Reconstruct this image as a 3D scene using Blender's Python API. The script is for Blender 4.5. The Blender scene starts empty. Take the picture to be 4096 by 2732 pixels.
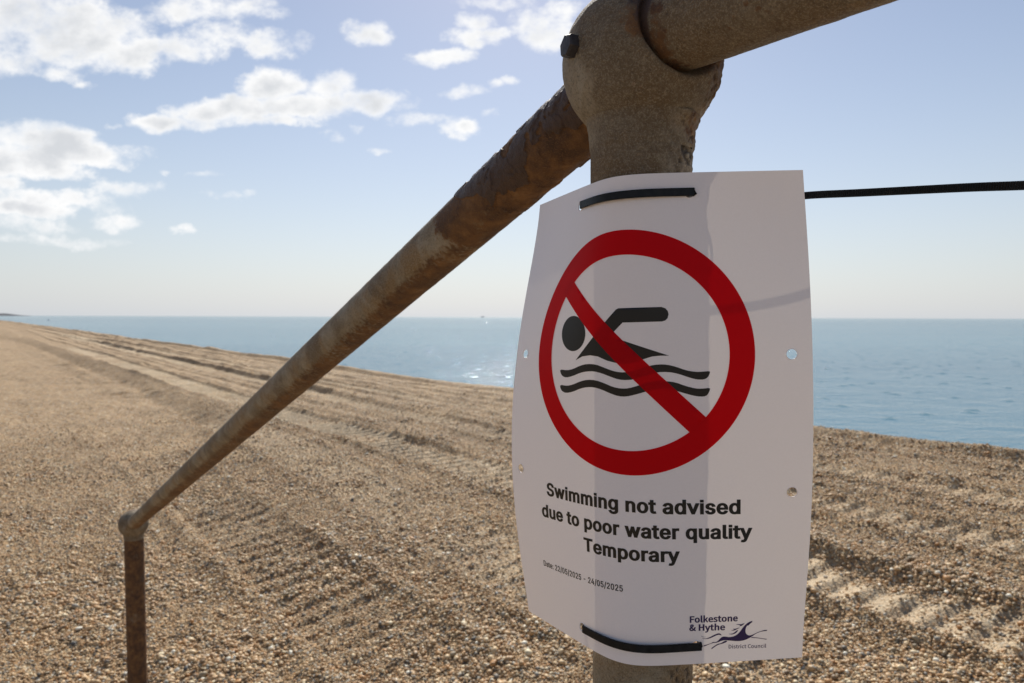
import bpy, math, json
import numpy as np
from mathutils import Vector, Matrix
from mathutils.geometry import delaunay_2d_cdt

R = math.radians
SC = bpy.context.scene
COL = SC.collection
CAM_Z = 1.8                                    # camera height over the shingle

# ------------------------------------------------------------------ camera
cam_d = bpy.data.cameras.new('camera')
cam = bpy.data.objects.new('camera', cam_d)
COL.objects.link(cam)
cam_d.sensor_width = 36.0
cam_d.lens = 24.0
cam_d.clip_start = 0.01
cam_d.clip_end = 60000
PITCH, ROLL = math.atan(98 / 2731), R(0.18)
fwd = Vector((0, math.cos(PITCH), -math.sin(PITCH)))
rgt = Vector((1, 0, 0))
up = rgt.cross(fwd)
rg2 = rgt * math.cos(ROLL) + up * math.sin(ROLL)
up2 = -rgt * math.sin(ROLL) + up * math.cos(ROLL)
mw = Matrix((rg2, up2, -fwd)).transposed().to_4x4()
mw.translation = (0, 0, CAM_Z)
cam.matrix_world = mw
cam_d.dof.use_dof = True
cam_d.dof.focus_distance = 0.42
cam_d.dof.aperture_fstop = 18
SC.camera = cam

# ------------------------------------------------------------------ light
SUN_AZ, SUN_EL = R(2.0), R(40.5)
sun_d = bpy.data.lights.new('sun', 'SUN')
sun_d.energy = 4.6
sun_d.angle = R(0.53)
sun_d.color = (1.0, 0.95, 0.87)
sun = bpy.data.objects.new('sun', sun_d)
COL.objects.link(sun)
sdir = Vector((math.sin(SUN_AZ) * math.cos(SUN_EL), math.cos(SUN_AZ) * math.cos(SUN_EL), math.sin(SUN_EL)))
sun.rotation_euler = sdir.to_track_quat('Z', 'Y').to_euler()
sun.location = (0, 0, 30)

SKY_STRENGTH = 0.089
SC.view_settings.view_transform = 'Standard'
SC.view_settings.look = 'None'
SC.view_settings.exposure = 0.38
SC.view_settings.gamma = 1.0
SC.view_settings.use_curve_mapping = False
SC.render.engine = 'CYCLES'
SC.cycles.use_denoising = True
SC.cycles.max_bounces = 8
SC.cycles.transparent_max_bounces = 8
SC.cycles.sample_clamp_indirect = 8
SC.cycles.caustics_reflective = False
SC.cycles.caustics_refractive = False


class NT:
    """tiny helper for building node trees"""
    def __init__(s, tree):
        s.t = tree
        tree.nodes.clear()

    def n(s, kind, **kw):
        nd = s.t.nodes.new(kind)
        for k, v in kw.items():
            setattr(nd, k, v)
        return nd

    def link(s, a, b):
        s.t.links.new(a, b)

    def put(s, sock, v):
        if v is None:
            return
        if isinstance(v, bpy.types.NodeSocket):
            s.t.links.new(v, sock)
        else:
            sock.default_value = v

    def m(s, op, a, b=None, c=None, clamp=False):
        nd = s.n('ShaderNodeMath', operation=op, use_clamp=clamp)
        s.put(nd.inputs[0], a)
        s.put(nd.inputs[1], b)
        s.put(nd.inputs[2], c)
        return nd.outputs[0]

    def sm(s, x, lo, hi, a=0.0, b=1.0):
        nd = s.n('ShaderNodeMapRange', interpolation_type='SMOOTHSTEP')
        s.put(nd.inputs[0], x)
        for i, v in enumerate((lo, hi, a, b)):
            s.put(nd.inputs[1 + i], v)
        return nd.outputs[0]

    def mix(s, f, a, b, blend='MIX'):
        nd = s.n('ShaderNodeMix', data_type='RGBA', blend_type=blend)
        s.put(nd.inputs[0], f)
        for sock, v in ((nd.inputs[6], a), (nd.inputs[7], b)):
            if isinstance(v, tuple) and len(v) == 3:
                v = v + (1.0,)
            s.put(sock, v)
        return nd.outputs[2]

    def noise(s, vec, scale, detail=4, rough=0.5, dist=0.0, dims='3D'):
        nd = s.n('ShaderNodeTexNoise', noise_dimensions=dims)
        s.put(nd.inputs['Vector'], vec)
        nd.inputs['Scale'].default_value = scale
        nd.inputs['Detail'].default_value = detail
        nd.inputs['Roughness'].default_value = rough
        nd.inputs['Distortion'].default_value = dist
        return nd

    def ramp(s, fac, stops, interp='LINEAR'):
        nd = s.n('ShaderNodeValToRGB')
        nd.color_ramp.interpolation = interp
        el = nd.color_ramp.elements
        while len(el) < len(stops):
            el.new(0.5)
        for e, (p, c) in zip(el, stops):
            e.position = p
            e.color = tuple(c) + (1.0,) if len(c) == 3 else c
        s.put(nd.inputs[0], fac)
        return nd.outputs[0]

    def attr(s, name):
        return s.n('ShaderNodeAttribute', attribute_name=name)


# ------------------------------------------------------------------ world: hazy blue sky with broken cumulus
# each cloud: direction (tan azimuth, tan elevation), half width, half height, thickness
CLOUDS = [
 (60,60,260,150,.8),(330,130,260,130,1.0),(500,215,160,80,.9),(190,200,190,60,.5),(80,250,110,60,.6),
 (820,40,230,70,.6),(900,140,150,60,.6),(760,190,150,50,.6),(1050,185,110,50,.7),(990,20,120,60,.5),(1090,60,70,35,.4),(1200,165,45,22,.2),
 (1090,345,160,75,1.05),(900,430,230,60,1.05),(690,475,180,40,.9),(1200,420,220,55,1.05),(1320,345,120,55,.9),(1500,395,170,55,1.0),(1620,420,60,25,.5),(1000,480,260,32,.7),
 (1470,130,95,42,.75),
 (1900,90,70,35,.7),(1980,140,80,32,.6),(1760,225,130,36,.75),(1900,155,140,40,.45),(2180,120,130,70,.8),(2250,60,90,50,.6),(2100,70,60,30,.3),(1960,10,120,25,.4),
 (2000,345,60,22,.55),(1880,370,90,20,.3),(1700,475,110,32,.45),(1820,500,90,36,.6),(1990,455,50,14,.3),
 (1330,530,45,28,.35),(1515,590,50,20,.6),(1430,495,40,12,.25),
 (150,555,230,75,.9),(300,600,260,55,.9),(60,640,240,85,1.1),(420,640,130,22,.6),(220,690,140,40,.6),
 (480,735,140,34,.6),(330,760,90,30,.35),(180,800,280,45,.7),(100,850,220,40,1.0),(420,830,90,30,.35),(480,880,110,36,.6),(60,910,190,40,.5),(230,965,200,22,.4),(20,740,80,40,.5),
 (430,490,40,14,.35),(810,695,50,14,.35),(660,688,24,10,.25),(900,780,60,16,.3),(980,765,30,12,.2),(715,922,40,13,.35),(330,330,40,16,.3),(240,300,80,20,.2),
]
world = bpy.data.worlds.new('World')
SC.world = world
world.use_nodes = True
w = NT(world.node_tree)
sky = w.n('ShaderNodeTexSky', sky_type='NISHITA', sun_disc=False)
sky.sun_elevation = SUN_EL
sky.sun_rotation = SUN_AZ
sky.altitude = 0
sky.air_density = 1.0
sky.dust_density = 0.25
sky.ozone_density = 1.5
tc = w.n('ShaderNodeTexCoord')
sep = w.n('ShaderNodeSeparateXYZ')
w.link(tc.outputs['Generated'], sep.inputs[0])
dx, dy, dz = sep.outputs
dyc = w.m('MAXIMUM', dy, 0.05)
ca = w.m('DIVIDE', dx, dyc)
cb = w.m('DIVIDE', dz, dyc)
cab = w.n('ShaderNodeCombineXYZ')
w.put(cab.inputs[0], ca)
w.put(cab.inputs[1], w.m('MULTIPLY', cb, 1.35))
warp = w.noise(cab.outputs[0], 9.0, 5, 0.6)
wsep = w.n('ShaderNodeSeparateColor')
w.link(warp.outputs['Color'], wsep.inputs[0])
wa = w.m('ADD', ca, w.m('MULTIPLY', w.m('SUBTRACT', wsep.outputs[0], 0.5), 0.085))
wb = w.m('ADD', cb, w.m('MULTIPLY', w.m('SUBTRACT', wsep.outputs[1], 0.5), 0.055))
wab = w.n('ShaderNodeCombineXYZ')
w.put(wab.inputs[0], wa)
w.put(wab.inputs[1], wb)
fld = None
for px, py, rx, ry, th in CLOUDS:
    d = fwd + rg2 * ((px - 2048) / 2731) - up2 * ((py - 1366) / 2731)
    k1, k2 = 2731 / (rx * 1.12), 2731 / (ry * 1.12)
    e = w.n('ShaderNodeVectorMath', operation='MULTIPLY_ADD')
    w.link(wab.outputs[0], e.inputs[0])
    e.inputs[1].default_value = (k1, k2, 0)
    e.inputs[2].default_value = (-d.x / d.y * k1, -d.z / d.y * k2, 0)
    dt = w.n('ShaderNodeVectorMath', operation='DOT_PRODUCT')
    w.link(e.outputs[0], dt.inputs[0])
    w.link(e.outputs[0], dt.inputs[1])
    q = w.m('MULTIPLY_ADD', dt.outputs['Value'], -th, th)
    fld = q if fld is None else w.m('SMOOTH_MAX', fld, q, 0.12)
fld = w.m('MAXIMUM', fld, -0.6)
# the same kind of cloud deck goes on all round, outside the part of the sky listed above
dzc = w.m('ADD', w.m('MAXIMUM', dz, 0.0), 0.10)
pc_ = w.n('ShaderNodeCombineXYZ')
w.put(pc_.inputs[0], w.m('DIVIDE', dx, dzc))
w.put(pc_.inputs[1], w.m('DIVIDE', dy, dzc))
deck = w.noise(pc_.outputs[0], 0.55, 7, 0.58).outputs[0]
deckf = w.m('SUBTRACT', w.m('MULTIPLY', deck, 4.2), 2.5)
inside = w.m('MULTIPLY', w.m('MULTIPLY', w.sm(w.m('ABSOLUTE', ca), 0.80, 1.05, 1, 0), w.sm(cb, 0.52, 0.75, 1, 0)), w.sm(dy, 0.05, 0.2))
fld = w.m('ADD', w.m('MULTIPLY', fld, inside), w.m('MULTIPLY', deckf, w.m('SUBTRACT', 1.0, inside)))
fluff = w.noise(cab.outputs[0], 22.0, 8, 0.62).outputs[0]
fluff2 = w.noise(cab.outputs[0], 60.0, 6, 0.6).outputs[0]
rough = w.m('ADD', w.m('MULTIPLY', w.m('SUBTRACT', fluff, 0.5), 1.7), w.m('MULTIPLY', w.m('SUBTRACT', fluff2, 0.5), 0.6))
body_n = w.m('SUBTRACT', w.noise(cab.outputs[0], 13.0, 5, 0.55).outputs[0], 0.5)
dens = w.m('ADD', w.m('ADD', fld, rough), w.m('MULTIPLY', body_n, 1.1))
soft = w.m('MULTIPLY_ADD', w.noise(cab.outputs[0], 6.0, 3, 0.5).outputs[0], 1.5, -0.25)
alpha = w.m('MULTIPLY', w.sm(dens, w.m('MULTIPLY', soft, -0.25), w.m('MULTIPLY_ADD', soft, 1.1, 0.28)), w.sm(dz, 0.015, 0.09))
core = w.sm(w.m('ADD', fld, w.m('ADD', w.m('MULTIPLY', rough, 0.35), w.m('MULTIPLY', body_n, 2.2))), 0.4, 1.3)
ccol = w.mix(core, (8.7, 8.7, 8.7), (5.9, 6.1, 6.4))
# pale sea haze low down, the same all round
hz = w.m('EXPONENT', w.m('MULTIPLY', w.m('MAXIMUM', dz, 0.0), -4.6))
fsc = w.m('MULTIPLY_ADD', w.m('POWER', w.m('MULTIPLY_ADD', dy, 0.5, 0.5), 1.5), 0.62, 0.38)   # haze scatters forward, brightest below the sun
hcol = w.n('ShaderNodeVectorMath', operation='SCALE')
hcol.inputs[0].default_value = (5.55, 6.05, 6.6)
w.put(hcol.inputs['Scale'], fsc)
tint = w.mix(1.0, sky.outputs[0], (1.05, 0.93, 0.885), 'MULTIPLY')   # white balance of the camera
hsky = w.mix(w.m('MULTIPLY', hz, 0.92), tint, hcol.outputs[0])
skyc = w.mix(alpha, hsky, ccol)
bg = w.n('ShaderNodeBackground')
w.link(skyc, bg.inputs[0])
bg.inputs[1].default_value = SKY_STRENGTH
world.cycles.sampling_method = 'MANUAL'
world.cycles.sample_map_resolution = 256
wo = w.n('ShaderNodeOutputWorld')
w.link(bg.outputs[0], wo.inputs[0])

# ------------------------------------------------------------------ helpers
def tag(o, label=None, cat=None, group=None, kind=None):
    for k, v in (('label', label), ('category', cat), ('group', group), ('kind', kind)):
        if v:
            o[k] = v
    return o


def empty(name, loc=(0, 0, 0)):
    o = bpy.data.objects.new(name, None)
    o.location = loc
    o.empty_display_size = 0.1
    COL.objects.link(o)
    return o


def mesh(name, verts, faces, mat=None, parent=None, smooth=True, attrs=None):
    me = bpy.data.meshes.new(name)
    verts = np.asarray(verts, np.float32)
    if isinstance(faces, np.ndarray):
        nf, k = faces.shape
        me.vertices.add(len(verts))
        me.vertices.foreach_set('co', verts.ravel())
        me.loops.add(nf * k)
        me.loops.foreach_set('vertex_index', faces.astype(np.int32).ravel())
        me.polygons.add(nf)
        me.polygons.foreach_set('loop_start', np.arange(0, nf * k, k, dtype=np.int32))
        me.polygons.foreach_set('loop_total', np.full(nf, k, np.int32))
        me.update(calc_edges=True)
    else:
        me.from_pydata(verts.tolist(), [], faces)
        me.update()
    me.polygons.foreach_set('use_smooth', np.full(len(me.polygons), smooth, bool))
    for k, v in (attrs or {}).items():
        a = me.attributes.new(k, 'FLOAT', 'POINT')
        a.data.foreach_set('value', np.asarray(v, np.float32).ravel())
    o = bpy.data.objects.new(name, me)
    COL.objects.link(o)
    if mat:
        me.materials.append(mat)
    if parent:
        o.parent = parent
        o.matrix_parent_inverse = Matrix.Translation(-Vector(parent.location))
    return o


def grid_faces(nr, nc, wrap=False):
    i = np.arange(nr - 1)[:, None]
    j = np.arange(nc if wrap else nc - 1)[None, :]
    j2 = (j + 1) % nc
    return np.stack([i * nc + j, i * nc + j2, (i + 1) * nc + j2, (i + 1) * nc + j], -1).reshape(-1, 4)


def sstep(x, a, b):
    t = np.clip((x - a) / (b - a), 0, 1)
    return t * t * (3 - 2 * t)


def _hash(*c):
    h = np.zeros(c[0].shape, np.uint32)
    for k, v in zip((0x9E3779B1, 0x85EBCA77, 0xC2B2AE3D), c):
        h = (h ^ (v.astype(np.int64) & 0xFFFFFFFF).astype(np.uint32)) * np.uint32(k)
        h ^= h >> np.uint32(15)
    h = h * np.uint32(0x2C1B3C6D)
    h ^= h >> np.uint32(12)
    return h.astype(np.float64) / 4294967295.0


def vnoise(*c, seed=0):
    """value noise in -1..1, 2 or 3 coordinates"""
    fl = [np.floor(x) for x in c]
    fr = [x - f for x, f in zip(c, fl)]
    fr = [f * f * f * (f * (f * 6 - 15) + 10) for f in fr]
    out = 0
    for k in range(2 ** len(c)):
        bits = [(k >> i) & 1 for i in range(len(c))]
        wgt = 1
        for b, f in zip(bits, fr):
            wgt = wgt * (f if b else 1 - f)
        out = out + wgt * _hash(*[f + b + seed * 131 for f, b in zip(fl, bits)])
    return out * 2 - 1


def fbm(*c, oct=4, seed=0, gain=0.5):
    a, s, t = 1.0, 0, 0
    for k in range(oct):
        s = s + a * vnoise(*[x * 2.03 ** k for x in c], seed=seed + k)
        t += a
        a *= gain
    return s / t


def material(name):
    m = bpy.data.materials.new(name)
    m.use_nodes = True
    t = NT(m.node_tree)
    out = t.n('ShaderNodeOutputMaterial')
    b = t.n('ShaderNodeBsdfPrincipled')
    t.link(b.outputs[0], out.inputs[0])
    return m, t, b, out


def bump(t, height, strength, dist, normal=None):
    nd = t.n('ShaderNodeBump')
    nd.inputs['Strength'].default_value = strength
    nd.inputs['Distance'].default_value = dist
    t.put(nd.inputs['Height'], height)
    if normal is not None:
        t.link(normal, nd.inputs['Normal'])
    return nd.outputs[0]


# ------------------------------------------------------------------ beach (s runs along the shore, n towards the sea)
SHORE = R(38.8)
US = np.array([-math.sin(SHORE), math.cos(SHORE)])      # along
UN = np.array([math.cos(SHORE), math.sin(SHORE)])       # seaward
CREST = 9.35
SEA_Z = -3.4


def tri(x):
    return 2 * np.abs(2 * (x - np.floor(x + 0.5))) - 1


TRACKS = [  # n at s=0, drift per metre, width, depth, tread pitch, s from, s to
    (3.98, 0.004, 0.66, 0.040, 0.19, -2, 45),
    (5.45, 0.010, 0.62, 0.042, 0.20, -2, 70),
    (2.60, 0.060, 0.60, 0.015, 0.19, -2, 13),
    (6.85, -0.004, 0.60, 0.034, 0.21, -2, 90),
    (1.65, 0.020, 0.60, 0.022, 0.20, 2, 11),
]


def along(s, k, step, seed):
    """slow change along the shore, the same all the way across"""
    return vnoise(s / step, s * 0 + 3.7 * k, seed=seed)


def beach_h(s, n, fine=True):
    """height of the shingle and how much fine crushed stone lies on top"""
    z = np.zeros_like(s)
    fines = np.zeros_like(s)
    wob = 0.16 * along(s, 1, 11.0, 5) + 0.035 * along(s, 2, 1.3, 6)
    m = n + wob
    # bank thrown up by the bulldozer: a steep face inland, a level top
    sharp = sstep(s, 8.0, 11.5) * (1 - sstep(s, 40, 90))
    lo = 0.9 + 2.10 * sharp
    z += (0.24 - 0.04 * sharp) * sstep(m, lo, 3.55)
    z += 0.030 * sharp * np.exp(-((m - 3.60) / 0.10) ** 2)
    # slumps running down the bank
    z += 0.07 * sharp * np.exp(-((m - 2.85) / 0.40) ** 2) * sstep(vnoise(s / 0.42, n / 1.6, seed=10), -0.4, 0.7)
    # long straight berms, steep on the side away from the sea
    for k, (c, a, wd) in enumerate(((4.55, .045, .16), (5.0, .055, .17), (6.05, .075, .2), (6.4, .045, .15), (7.35, .095, .22), (7.75, .065, .16), (8.2, .10, .24), (8.75, .12, .26))):
        am = a * (0.85 + 0.45 * along(s, k, 6.0 + k, 20 + k) + 0.25 * along(s, k, 1.1, 30 + k))
        d = n + 0.13 * along(s, k, 9.0, 40 + k) + 0.035 * along(s, k, 0.8, 50 + k) - c
        z += am * np.where(d < 0, np.clip(1 + d / (wd * 0.62), 0, 1) ** 1.2, np.exp(-(d / (wd * 1.9)) ** 2))
    # tracks of the machine with the print of its plates
    for k, (c, dr, wd, dep, pit, s0, s1) in enumerate(TRACKS):
        d = n + 0.06 * along(s, k, 8.0, 60 + k) - (c + dr * s)
        on = sstep(s, s0, s0 + 1.5) * (1 - sstep(s, s1 * 0.75, s1))
        on = on * (0.7 + 0.3 * sstep(vnoise(s / 2.6, d * 0.8, seed=70 + k), -0.5, 0.1))
        inn = (1 - sstep(np.abs(d), wd / 2 - 0.04, wd / 2 + 0.03)) * on
        keep = inn * (0.25 + 0.75 * sstep(vnoise(s / 0.9, d / 0.35, seed=80 + k), -0.75, -0.1))
        ph = s / pit + 0.10 * d
        saw = ph - np.floor(ph)                         # sharp front, sloping back
        rib = np.where(saw < 0.22, saw / 0.22, 1 - (saw - 0.22) / 0.78)
        z += inn * -dep * 0.75 + keep * dep * 1.25 * (rib - 0.3)
        for sg in (-1, 1):
            e = sg * d - wd / 2 - 0.07
            z += on * dep * (1.25 + 0.5 * along(s, k + sg, 0.7, 90 + k)) * np.exp(-(e / 0.065) ** 2)
        fines = np.maximum(fines, keep * (.90, .75, .42, .6, .15)[k])
    # crest and seaward face
    z += sstep(n, 7.4, 8.9) * (0.04 * along(s, 7, 2.6, 11) + 0.055 * along(s, 8, 8.0, 12))
    lip = CREST + 0.22 * along(s, 9, 6.0, 13) + 0.10 * along(s, 10, 1.9, 14)
    z -= 0.24 * np.maximum(0, n - lip)
    # gentle rolling, longer along the shore than across it
    z += 0.030 * fbm(s / 3.2, n / 1.2, oct=3, seed=15)
    z += 0.020 * fbm(s / 1.0, n / 0.36, oct=3, seed=17) * (1 - 0.8 * fines)
    if fine:
        z += 0.019 * fbm(s / 0.17, n / 0.12, oct=2, seed=19) * (1 - 0.7 * fines)
        z += 0.005 * vnoise(s / 0.035, n / 0.035, seed=23)
    return np.maximum(z, -6.0), fines


def to_xy(s, n):
    return s * US[0] + n * UN[0], s * US[1] + n * UN[1]


def to_sn(x, y):
    return x * US[0] + y * US[1], x * UN[0] + y * UN[1]


# pebble palette, shared by the loose pebbles and the shingle below them
PALETTE = [(0, (0.477, 0.311, 0.159)),
           (0.13, (0.374, 0.233, 0.116)),
           (0.26, (0.590, 0.401, 0.213)),
           (0.38, (0.228, 0.152, 0.083)),
           (0.47, (0.511, 0.345, 0.180)),
           (0.58, (0.328, 0.263, 0.170)),
           (0.66, (0.657, 0.490, 0.285)),
           (0.75, (0.477, 0.257, 0.103)),
           (0.82, (0.170, 0.147, 0.116)),
           (0.87, (0.340, 0.315, 0.262)),
           (0.92, (0.750, 0.630, 0.416)),
           (0.965, (0.825, 0.791, 0.658)),
           (0.985, (0.101, 0.100, 0.096))]

mat_beach, t, b, out = material('shingle_ground')
geo = t.n('ShaderNodeNewGeometry')
pos = geo.outputs['Position']
v1 = t.n('ShaderNodeTexVoronoi', feature='F1')
t.link(pos, v1.inputs['Vector'])
v1.inputs['Scale'].default_value = 62
v1.inputs['Randomness'].default_value = 1.0
v2 = t.n('ShaderNodeTexVoronoi', feature='F1')
t.link(pos, v2.inputs['Vector'])
v2.inputs['Scale'].default_value = 120
sc1 = t.n('ShaderNodeSeparateColor')
t.link(v1.outputs['Color'], sc1.inputs[0])
sc2 = t.n('ShaderNodeSeparateColor')
t.link(v2.outputs['Color'], sc2.inputs[0])
c1 = t.ramp(sc1.outputs[0], PALETTE, 'CONSTANT')
c2 = t.ramp(sc2.outputs[0], PALETTE, 'CONSTANT')
pick = t.m('GREATER_THAN', t.noise(pos, 9, 3, .6).outputs[0], 0.52)
colr = t.mix(pick, c1, c2)
fin = t.attr('fines').outputs['Fac']
colr = t.mix(t.m('MULTIPLY', fin, 0.6), colr, (.76, .62, .42))
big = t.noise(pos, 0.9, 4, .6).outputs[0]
colr = t.mix(1.0, colr, t.ramp(big, [(.3, (.64, .64, .66)), (.5, (.76, .76, .78)), (.72, (.88, .88, .89))]), 'MULTIPLY')  # random patches, darkened overall to carry the shade between unmodelled pebbles
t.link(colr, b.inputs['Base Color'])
b.inputs['Roughness'].default_value = 0.8
b.inputs['Specular IOR Level'].default_value = 0.15
h = t.m('ADD', t.m('MULTIPLY', t.m('SUBTRACT', 0.6, v1.outputs['Distance']), 1.0), t.m('MULTIPLY', t.m('SUBTRACT', 0.6, v2.outputs['Distance']), 0.5))
t.link(bump(t, h, 1.0, 0.010), b.inputs['Normal'])

sl = [-400., -120., -40., -15., -6., -3., -1.5, -.5]
x = 0.3
while x < 6:
    sl.append(x); x += 0.023
while x < 30:
    sl.append(x); x *= 1.0026
while x < 250:
    sl.append(x); x *= 1.0065
while x < 9000:
    sl.append(x); x *= 1.06
nl = [-6000., -2000., -700., -250., -90., -35., -14., -6., -3., -2., -1.5, -1.0]
x = -0.7
while x < 11.3:
    nl.append(x); x += 0.030
while x < 24:
    nl.append(x); x += 0.35
nl += [27., 40., 80.]
sl, nl = np.array(sl), np.array(nl)
S_, N_ = np.meshgrid(sl, nl, indexing='ij')
Z_, F_ = beach_h(S_, N_)
X_, Y_ = to_xy(S_, N_)
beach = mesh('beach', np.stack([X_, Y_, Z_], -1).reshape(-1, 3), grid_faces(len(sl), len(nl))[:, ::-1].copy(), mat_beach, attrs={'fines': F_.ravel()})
tag(beach, kind='structure')

# ------------------------------------------------------------------ sea
mat_sea, t, b, out = material('sea_water')
geo = t.n('ShaderNodeNewGeometry')
mp = t.n('ShaderNodeMapping')
t.link(geo.outputs['Position'], mp.inputs[0])
mp.inputs['Rotation'].default_value = (0, 0, R(-30))
mp.inputs['Scale'].default_value = (0.55, 1.0, 1.0)
pv = mp.outputs[0]
w1 = t.noise(pv, 0.22, 3, .55, .3).outputs[0]
w2 = t.noise(pv, 0.9, 5, .62, .4).outputs[0]
w3 = t.noise(pv, 5.5, 3, .6).outputs[0]
hh = t.m('ADD', t.m('ADD', t.m('MULTIPLY', w1, 0.55), t.m('MULTIPLY', w2, 0.40)), t.m('MULTIPLY', w3, 0.06))
pk = t.n('ShaderNodeTexVoronoi', feature='F1', voronoi_dimensions='2D')        # odd steep wavelets that catch the sun
t.link(geo.outputs['Position'], pk.inputs['Vector'])
pk.inputs['Scale'].default_value = 0.34
pkc = t.n('ShaderNodeSeparateColor')
t.link(pk.outputs['Color'], pkc.inputs[0])
pkh = t.m('MAXIMUM', t.m('SUBTRACT', 1.0, t.m('MULTIPLY', pk.outputs['Distance'], 1 / (0.34 * 0.7))), 0.0)
pkh = t.m('MULTIPLY', t.m('MULTIPLY', pkh, pkh), t.m('MULTIPLY', t.m('GREATER_THAN', pkc.outputs[0], 0.62), 0.54))
hh = t.m('ADD', hh, pkh)
t.link(bump(t, hh, 1.0, 0.46), b.inputs['Normal'])
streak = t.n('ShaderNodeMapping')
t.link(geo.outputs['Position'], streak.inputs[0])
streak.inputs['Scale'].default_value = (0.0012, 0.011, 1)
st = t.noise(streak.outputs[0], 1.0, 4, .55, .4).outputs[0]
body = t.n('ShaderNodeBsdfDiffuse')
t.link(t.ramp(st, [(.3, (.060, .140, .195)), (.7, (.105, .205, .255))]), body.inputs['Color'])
gl = t.n('ShaderNodeBsdfGlossy')
gl.inputs['Color'].default_value = (.92, .97, 1.0, 1)
gl.inputs['Roughness'].default_value = 0.07
fr = t.n('ShaderNodeFresnel')
fr.inputs['IOR'].default_value = 1.33
nrm = [l.from_socket for l in t.t.links if l.to_socket == b.inputs['Normal']][0]
t.link(nrm, gl.inputs['Normal'])
t.link(nrm, fr.inputs['Normal'])
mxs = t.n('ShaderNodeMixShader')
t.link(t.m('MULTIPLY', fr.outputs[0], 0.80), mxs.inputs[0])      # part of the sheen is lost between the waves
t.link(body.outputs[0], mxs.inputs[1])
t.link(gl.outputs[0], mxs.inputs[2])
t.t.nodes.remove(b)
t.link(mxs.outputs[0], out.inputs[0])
ext = 45000.0
sx = [(-ext, 9.5), (ext, 9.5), (ext, ext), (-ext, ext)]
vv = [(*to_xy(a, c), SEA_Z) for a, c in sx]
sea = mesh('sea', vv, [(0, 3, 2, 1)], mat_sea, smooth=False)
if sea.data.polygons[0].normal.z < 0:
    sea.data.flip_normals()
tag(sea, kind='structure')


def at(px, py, dist):
    """point on the line of sight of a photo pixel, at a horizontal distance"""
    d = fwd + rg2 * ((px - 2048) / 2731) - up2 * ((py - 1366) / 2731)
    k = dist / math.hypot(d.x, d.y)
    return Vector((d.x * k, d.y * k, CAM_Z + d.z * k))


# far headland, low and dark
mat_head, t, b, out = material('headland_ground')
geo = t.n('ShaderNodeNewGeometry')
t.link(t.ramp(t.noise(geo.outputs['Position'], 0.006, 4).outputs[0], [(.3, (.055, .062, .075)), (.7, (.095, .10, .11))]), b.inputs['Base Color'])  # blue-grey of the distant haze is mixed into the ground colour
b.inputs['Roughness'].default_value = 1.0
vs, fs = [], []
prof = [(-49, 0.5), (-46, 9), (-43, 16), (-40, 20), (-38.5, 22), (-37.4, 23), (-36.6, 26), (-36.2, 20), (-35.8, 11), (-35.4, 5), (-35.1, 0.5)]
for a, hgt in prof:
    for k, (dd, hh) in enumerate(((9000, 0), (9060, .55), (9180, 1.0), (9500, .95), (9900, 0))):
        vs.append((dd * math.sin(R(a)), dd * math.cos(R(a)), SEA_Z - 0.5 + (hgt + .5) * hh * (1 + .12 * math.sin(a * 5 + k))))
headland = mesh('headland', vs, [tuple(int(q) for q in f) for f in grid_faces(len(prof), 5)], mat_head)
tag(headland, kind='structure')

# ------------------------------------------------------------------ loose pebbles
mat_peb, t, b, out = material('pebble_stone')
oi = t.n('ShaderNodeObjectInfo')
pc2 = t.ramp(oi.outputs['Random'], PALETTE, 'CONSTANT')
tcx = t.n('ShaderNodeTexCoord')
nz = t.noise(tcx.outputs['Object'], 2.2, 4, .6).outputs[0]
t.link(t.mix(1.0, pc2, t.ramp(nz, [(.25, (.75, .74, .72)), (.75, (1.2, 1.18, 1.15))]), 'MULTIPLY'), b.inputs['Base Color'])
b.inputs['Roughness'].default_value = 0.5
b.inputs['Specular IOR Level'].default_value = 0.3

rng = np.random.default_rng(7)


def ico(sub):
    p = (1 + 5 ** .5) / 2
    V = [(-1, p, 0), (1, p, 0), (-1, -p, 0), (1, -p, 0), (0, -1, p), (0, 1, p), (0, -1, -p), (0, 1, -p), (p, 0, -1), (p, 0, 1), (-p, 0, -1), (-p, 0, 1)]
    F = [(0, 11, 5), (0, 5, 1), (0, 1, 7), (0, 7, 10), (0, 10, 11), (1, 5, 9), (5, 11, 4), (11, 10, 2), (10, 7, 6), (7, 1, 8), (3, 9, 4), (3, 4, 2), (3, 2, 6), (3, 6, 8), (3, 8, 9), (4, 9, 5), (2, 4, 11), (6, 2, 10), (8, 6, 7), (9, 8, 1)]
    V = [np.array(v) / np.linalg.norm(v) for v in V]
    for _ in range(sub):
        cache, G = {}, []

        def midp(a, b):
            k = (min(a, b), max(a, b))
            if k not in cache:
                q = V[a] + V[b]
                V.append(q / np.linalg.norm(q))
                cache[k] = len(V) - 1
            return cache[k]
        for a, b_, c in F:
            ab, bc, ca_ = midp(a, b_), midp(b_, c), midp(c, a)
            G += [(a, ab, ca_), (b_, bc, ab), (c, ca_, bc), (ab, bc, ca_)]
        F = G
    return np.array(V), F


IV, IF = ico(1)
peb_me = []
for k in range(6):
    q = IV * np.array([1.0, rng.uniform(.68, .92), rng.uniform(.45, .7)])
    q = q * (1 + 0.13 * vnoise(*(IV * 1.3 + 9 * k).T, seed=k))[:, None] + 0.05 * rng.normal(size=IV.shape) * np.array([1, 1, .5])
    me = bpy.data.meshes.new('pebble')
    me.from_pydata(q.tolist(), [], IF)
    me.polygons.foreach_set('use_smooth', np.ones(len(IF), bool))
    me.materials.append(mat_peb)
    peb_me.append(me)


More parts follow.
